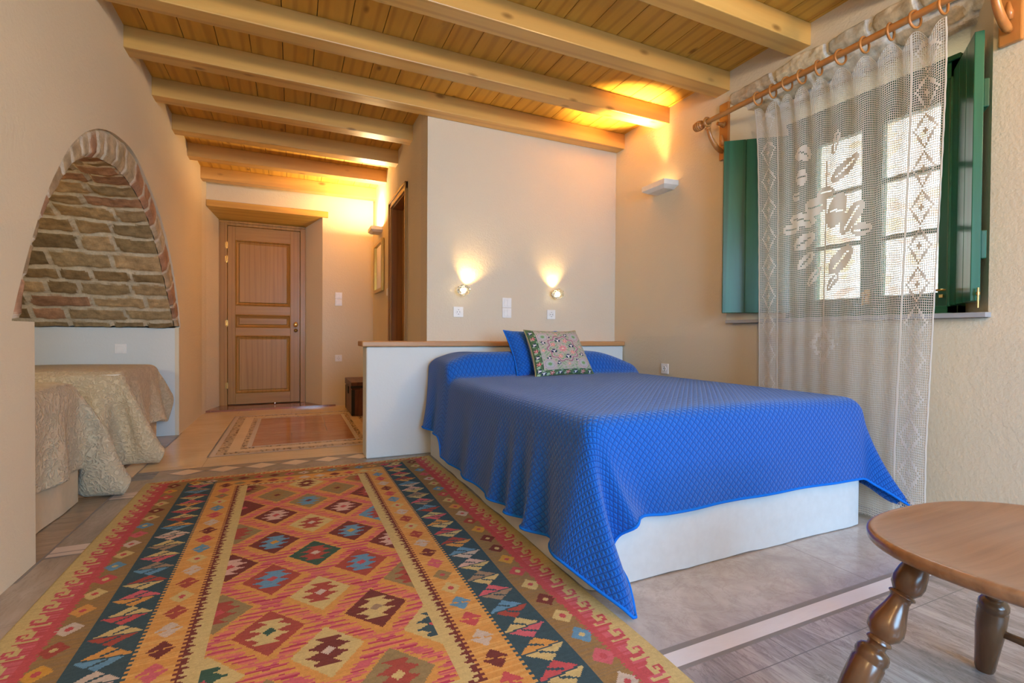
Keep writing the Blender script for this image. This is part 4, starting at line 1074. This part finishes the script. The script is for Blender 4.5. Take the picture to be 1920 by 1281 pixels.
    C *= (1+.10*(rng.random(C.shape[:2])[..., None]-.5))*(1+.10*(rowr2[iv][..., None]-.5))
    gu = np.arange(nu+1)*cell; gv = np.arange(nv+1)*cell; GU, GV = np.meshgrid(gu, gv, indexing='ij')
    t_ = GV/L
    xl = -.762-.028*t_; xrr = .952-.018*t_
    X = xl+(xrr-xl)*GU/Wd+.004*np.sin(GV*7)*(GU > Wd-.3)
    Yv = .89+GV+(.012-.03*(GU/Wd))*0+.010*np.sin(GU*4)*t_
    Z = .0055+.0012*np.sin(GU*9)*np.sin(GV*5)
    edge = (GU == 0) | (GU >= Wd-1e-6) | (GV == 0) | (GV >= L-1e-6); Z[0, :] = Z[-1, :] = .001; Z[:, 0] = Z[:, -1] = .001
    me = gridmesh('kilim', np.stack([X, Yv, Z], -1).reshape(-1, 3), nu+1, nv+1, cols=C)
    return me
tag(obj('kilim_rug', kilim(), M['rug']), 'large patterned woven rug in red, orange, navy and cream on the floor', 'rug')

# ------------------------------------------------------------------ wall fittings
def plate(loc, nrm, kind, label, name, grp):
    """loc = centre on wall, nrm = outward normal (axis aligned)"""
    nx, ny = nrm; u = Vector((-ny, nx, 0)); nn = Vector((nx, ny, 0)); L = Vector(loc)
    t = thing(name, label, 'socket' if kind == 'socket' else 'switch', loc, grp)
    def bx(bm, a0, a1, b0, b1, c0, c1):
        P = lambda a, b, c: tuple(L+u*a+nn*c+Vector((0, 0, b)))
        hexa(bm, [P(a0, b0, c0), P(a1, b0, c0), P(a1, b1, c0), P(a0, b1, c0)], [P(a0, b0, c1), P(a1, b0, c1), P(a1, b1, c1), P(a0, b1, c1)])
    bm = B(); bx(bm, -.041, .041, -.041, .041, 0, .008); obj('cover_plate', bm, M['white'], t, bevel=.003)
    if kind == 'socket':
        bm = B(); lathe(bm, [(.0215, 0), (.0215, .004), (.0185, .005), (.0178, .0012), (.001, .0012)], L+nn*.008, nn, 24); obj('socket_well', bm, M['white'], t)
        bm = B()
        for a in (-.0095, .0095): lathe(bm, [(.0032, 0), (.0032, .001)], L+nn*.0095+u*a, nn, 10)
        for b in (-.0175, .0175): bx(bm, -.003, .003, b-.002, b+.002, .0095, .0135)
        obj('pin_hole', bm, M['dark'], t)
    elif kind == 'switch':
        bm = B(); bx(bm, -.028, .028, -.028, .028, .008, .0125); obj('rocker', bm, M['white'], t, bevel=.002)
    else:
        for s in (-1, 1):
            bm = B(); bx(bm, min(s*.001, s*.028), max(s*.001, s*.028), -.028, .028, .008, .0125); obj('rocker', bm, M['white'], t, bevel=.002)
    return t
plate((1.209, 3.70, 1.085), (0, -1), 'socket', 'white socket under the left glass wall lamp', 'wall_socket', 'wall sockets')
plate((2.054, 3.70, 1.084), (0, -1), 'socket', 'white socket under the right glass wall lamp', 'wall_socket', 'wall sockets')
plate((1.632, 3.70, 1.172), (0, -1), 'double', 'upper of the two white switches between the glass wall lamps', 'light_switch', 'light switches')
plate((1.632, 3.70, 1.088), (0, -1), 'double', 'lower of the two white switches between the glass wall lamps', 'light_switch', 'light switches')
plate((xr(.64)-.002, 3.045, .64), (-1, 0), 'socket', 'white socket low on the right wall beside the bed', 'wall_socket', 'wall sockets')
plate((.535, YE, 1.385), (0, -1), 'switch', 'upper white switch on the wall right of the entrance door', 'light_switch', 'light switches')
plate((.535, YE, 1.30), (0, -1), 'switch', 'lower white switch on the wall right of the entrance door', 'light_switch', 'light switches')
plate((.535, YE, .60), (0, -1), 'socket', 'white socket on the wall right of the entrance door, above the chest', 'wall_socket', 'wall sockets')
plate((XH, 5.39, 1.365), (-1, 0), 'switch', 'white switch under the mirror beside the side door', 'light_switch', 'light switches')
plate((-1.32, 5.105, .765), (0, -1), 'switch', 'white switch in the alcove above the farther single bed', 'light_switch', 'light switches')

def reading_lamp(x, z, tilt, label):
    t = thing('wall_lamp', label, 'lamp', (x, 3.70, z), 'glass wall lamps')
    bm = B(); lathe(bm, [(.028, 0), (.028, .008), (.020, .014), (.010, .02), (.010, .05)], (x, 3.70, z), (0, -1, 0), 20); obj('wall_rose', bm, M['chrome'], t, True, auto=35)
    bm = B(); bmesh.ops.create_icosphere(bm, subdivisions=2, radius=.05); bmesh.ops.transform(bm, matrix=Matrix.Translation((x, 3.70-.07, z)) @ Matrix.Diagonal((1.15, 1, .92, 1)), verts=bm.verts)
    obj('glass_globe', bm, M['cutglass'], t)
    bm = B(); bmesh.ops.create_icosphere(bm, subdivisions=2, radius=.012); bmesh.ops.transform(bm, matrix=Matrix.Translation((x, 3.70-.07, z)), verts=bm.verts); obj('bulb', bm, M['bulb'], t, True)
    bm = B(); torus(bm, (x+tilt*.02, 3.63, z+.032), (tilt*.4, 0, 1), .024, .004, 20, 8); obj('rim', bm, M['chrome'], t, True)
    return t
reading_lamp(1.232, 1.255, 1, 'small cut-glass wall lamp on the left of the head wall')
reading_lamp(2.083, 1.262, -.3, 'small cut-glass wall lamp on the right of the head wall')
def sconce(name, label, wall, y0, y1, z0, dep):
    t = thing(name, label, 'lamp', (wall, (y0+y1)/2, z0), 'plaster uplighters')
    bm = B(); w0, w1 = wall, wall-dep; c = .05
    # tapered tray, open on top
    O = [(w0, y0), (w1, y0+c*.3), (w1, y1-c*.3), (w0, y1)]; 
    bot = [(w0, y0+c), (w1+.03, y0+c), (w1+.03, y1-c), (w0, y1-c)]
    vo = [bm.verts.new((x, y, z0+.06)) for x, y in O]; vm = [bm.verts.new((x, y, z0+.022)) for x, y in O]; vb = [bm.verts.new((x, y, z0)) for x, y in bot]
    vi = [bm.verts.new((x, y, z0+.06)) for x, y in ((w0, y0+.012), (w1+.012, y0+.022), (w1+.012, y1-.022), (w0, y1-.012))]; vj = [bm.verts.new((v.co.x, v.co.y, z0+.025)) for v in vi]
    for a, b in ((vo, vm), (vm, vb), (vo, vi), (vi, vj)):
        for i in range(4): bm.faces.new((a[i], a[(i+1) % 4], b[(i+1) % 4], b[i]))
    bm.faces.new(vb); bm.faces.new(vj)
    obj('shade', bm, M['white_lamp'], t)
    bm = B(); lathe(bm, [(.006, 0), (.006, (y1-y0)*.5)], ((w0+w1)/2, y0+(y1-y0)*.25, z0+.04), (0, 1, 0), 10); obj('lamp_tube', bm, M['bulb'], t)
    return t
sconce('wall_sconce', 'white plaster uplighter on the right wall between head wall and curtain', XR, 2.90, 3.19, 2.055, .13)
sconce('wall_sconce', 'white plaster uplighter at the end of the hall above the mirror', XH, 5.72, 6.0, 2.09, .13)
# mirror
t = thing('wall_mirror', 'narrow gold-framed mirror on the hall wall beside the side door', 'mirror', (XH, 5.88, 1.4), None)
bm = B()
def mq(y0, y1, z0, z1, x0, x1): box(bm, x0, x1, y0, y1, z0, z1)
mq(5.60, 5.64, 1.40, 2.0, XH-.035, XH-.003); mq(6.13, 6.17, 1.40, 2.0, XH-.035, XH-.003); mq(5.64, 6.13, 1.40, 1.44, XH-.035, XH-.003); mq(5.64, 6.13, 1.96, 2.0, XH-.035, XH-.003)
obj('mirror_frame', bm, M['gold'], t, bevel=.005)
bm = B(); box(bm, XH-.018, XH-.012, 5.64, 6.13, 1.44, 1.96); obj('mirror_glass', bm, M['mirror'], t)
# chest
t = thing('wooden_chest', 'old dark wooden chest on the hall floor behind the headboard', 'chest', (.76, 5.86, 0))
x0, x1, y0, y1 = .60, .945, 5.54, 6.2
bm = B(); box(bm, x0, x1, y0, y1, .003, .30); obj('chest_body', bm, M['chest'], t, bevel=.004)
bm = B(); box(bm, x0-.01, x1, y0-.012, y1+.012, .304, .375); obj('chest_lid', bm, M['chest'], t, bevel=.006)
for y in (y0-.004, y1-.026):
    bm = B(); box(bm, x0-.005, x0+.03, y, y+.03, .01, .29); obj('corner_iron', bm, M['iron'], t)
bm = B(); box(bm, x1-.035, x1+.003, y0-.005, y0+.02, .01, .29); obj('corner_iron', bm, M['iron'], t)
bm = B(); box(bm, x0-.013, x1, y0-.015, y0-.010, .31, .335); obj('lid_band', bm, M['iron'], t)
bm = B(); box(bm, x0-.012, x0, 5.85, 5.89, .22, .33); lathe(bm, [(.012, 0), (.014, .006)], (x0-.008, 5.87, .25), (-1, 0, 0), 12); obj('latch', bm, M['iron'], t)

# ------------------------------------------------------------------ chair
zs = .47
out = [(1.13, .36), (1.122, .42), (1.118, .48), (1.122, .54), (1.14, .60), (1.18, .655), (1.235, .69), (1.31, .708), (1.40, .712), (1.50, .708), (1.59, .690), (1.665, .655), (1.725, .61), (1.76, .55), (1.772, .48), (1.77, .41),
       (1.75, .33), (1.71, .26), (1.64, .21), (1.54, .185), (1.44, .178), (1.34, .185), (1.24, .215), (1.17, .28)]
t = thing('wooden_chair', 'brown wooden chair with saddle seat and turned legs in the right foreground', 'chair', (1.45, .45, 0))
bm = B(); cx, cyy = 1.445, .45; n = len(out); prof = [(1.0, -.024), (1.005, -.012), (1.0, -.004), (.975, .0), (.93, -.003), (.8, -.010), (.6, -.013), (.4, -.012), (.2, -.008)]
rings = []
for (k, dz) in [(.55, -.036), (.90, -.036), (.97, -.031)]+prof:
    rings.append([bm.verts.new((cx+(x-cx)*k, cyy+(y-cyy)*k, zs+dz)) for x, y in out])
for a, b in zip(rings, rings[1:]):
    for i in range(n): bm.faces.new((a[i], a[(i+1) % n], b[(i+1) % n], b[i]))
bm.faces.new(rings[0][::-1]); bm.faces.new(rings[-1])
so = obj('seat', bm, M['chair'], t, True); s = so.modifiers.new('Sub', 'SUBSURF'); s.levels = 2; s.render_levels = 2
def leg(top, foot):
    a, b = Vector(top), Vector(foot); d = b-a; L = d.length; d.normalize()
    P = [(.016, 0), (.018, .012), (.026, .05), (.029, .075), (.027, .092), (.019, .106), (.023, .110), (.024, .114), (.019, .119), (.018, .128), (.022, .150), (.030, .182),
         (.0325, .200), (.030, .216), (.019, .231), (.022, .235), (.023, .240), (.017, .246), (.017, .254), (.026, .260), (.030, .268), (.031, .280), (.0285, .288), (.0285, .292), (.0305, .296), (.030, .31), (.026, .36), (.021, L-.012), (.018, L)]
    P = [(r_*1.02, h_*.87 if h_ < .31 else h_) for r_, h_ in P]
    bm = B(); lathe(bm, P, a, d, 28); return obj('leg', bm, M['chairleg'], t, True, auto=60)
legs = [((1.235, .575, .435), (1.02, .655, 0)), ((1.625, .585, .435), (1.714, .653, 0)), ((1.27, .29, .435), (1.13, .17, 0)), ((1.62, .29, .435), (1.73, .18, 0))]
for a, b in legs: leg(a, b)
def at(k, tt): a, b = Vector(legs[k][0]), Vector(legs[k][1]); return a+(b-a)*tt
for a, b in ((0, 2), (1, 3)):
    p, q = at(a, .70), at(b, .70); bm = B(); tube(bm, [p.lerp(q, i/8) for i in range(9)], [.009, .010, .012, .0135, .014, .0135, .012, .010, .009], 12); obj('stretcher', bm, M['chairleg'], t, True)
p, q = (at(0, .7)+at(2, .7))/2, (at(1, .7)+at(3, .7))/2; bm = B(); tube(bm, [p, p.lerp(q, .5), q], [.010, .013, .010], 12); obj('stretcher', bm, M['chairleg'], t, True)
tops = []
for k in range(6):
    u = -1+2*k/5; p = Vector((1.445+u*.21, .235+.03*u*u, zs-.02)); q = Vector((1.445+u*.24, .14+.03*u*u, .86)); tops.append(q)
    bm = B(); tube(bm, [p, p.lerp(q, .4), q], [.008, .011, .007], 10); obj('back_spindle', bm, M['chairleg'], t, True)
bm = B(); P = [Vector((1.445+(-1.15+2.3*i/14)*.24, .14+.03*(-1.15+2.3*i/14)**2, .87)) for i in range(15)]
for p in P: pass
tube(bm, P, .019, 12); obj('top_rail', bm, M['chair'], t, True)

# ------------------------------------------------------------------ light
def area(name, loc, to, sx, sy, power, col, spread=None):
    l = bpy.data.lights.new(name, 'AREA'); l.shape = 'RECTANGLE'; l.size = sx; l.size_y = sy; l.energy = power; l.color = col
    if spread: l.spread = spread
    o = bpy.data.objects.new(name, l); COL.objects.link(o); o.location = loc
    o.rotation_euler = (Vector(to)-Vector(loc)).to_track_quat('-Z', 'Y').to_euler(); return o
def spot(name, loc, to, power, col, ang, blend=.8, rad=.02):
    l = bpy.data.lights.new(name, 'SPOT'); l.energy = power; l.color = col; l.spot_size = ang; l.spot_blend = blend; l.shadow_soft_size = rad
    o = bpy.data.objects.new(name, l); COL.objects.link(o); o.location = loc
    o.rotation_euler = (Vector(to)-Vector(loc)).to_track_quat('-Z', 'Y').to_euler(); return o
WARM = (1, .68, .33); COOL = (.36, .66, 1)
area('skylight', (4.25, 1.67, 3.75), (2.9, 1.67, 1.5), 2.0, 1.6, 600, (.80, .90, 1))
area('assumed_window_light', (1.2, YB-.05, 1.45), (1.2, 2.5, .1), 1.9, 1.7, 105, COOL, 2.3)  # cool light added for an assumed window behind the camera
area('hall_uplight', (.885, 5.86, 2.15), (.885, 5.86, 3), .22, .05, 62, WARM)
area('room_uplight', (2.61, 3.045, 2.125), (2.35, 3.2, 3), .05, .2, 21, (1, .62, .18), 1.15)
area('rear_warm_fill', (2.55, -.6, 2.1), (1.6, -.2, 3), .05, .25, 56, WARM)  # added warm fill behind the camera for walls and ceiling, no fixture
area('rear_warm_fill', (-.75, -.9, 2.1), (.2, -.4, 3), .05, .25, 44, WARM)  # second added warm fill, unseen, on the left side
area('alcove_assumed_fill', (-1.9, 2.62, 1.25), (-1.5, 4.4, .9), .2, .2, 9, (1, .74, .42))  # assumed warm light, added unseen behind the near pillar, no fixture
spot('reading_spot', (1.265, 3.655, 1.305), (1.33, 3.72, 1.52), 12, (1, .63, .22), 1.9, 1.0)
spot('reading_spot', (2.07, 3.655, 1.31), (2.055, 3.72, 1.53), 10, (1, .63, .22), 1.8, 1.0)
sun = bpy.data.lights.new('sun', 'SUN'); sun.energy = 8; sun.angle = .01; sun.color = (1, .96, .9)
so_ = bpy.data.objects.new('sun', sun); COL.objects.link(so_); so_.rotation_euler = Vector((.75, .25, -1)).to_track_quat('-Z', 'Y').to_euler()
wd = bpy.data.worlds.new('world'); S.world = wd; wd.use_nodes = True; nt = wd.node_tree
bg = nt.nodes['Background']; bg.inputs[1].default_value = 1.1
bg.inputs[0].default_value = (.70, .84, 1.0, 1)
S.view_settings.view_transform = 'Standard'; S.view_settings.look = 'None'; S.view_settings.gamma = 1
S.view_settings.exposure = 0.16
try: S.view_settings.use_curve_mapping = False
except Exception: pass
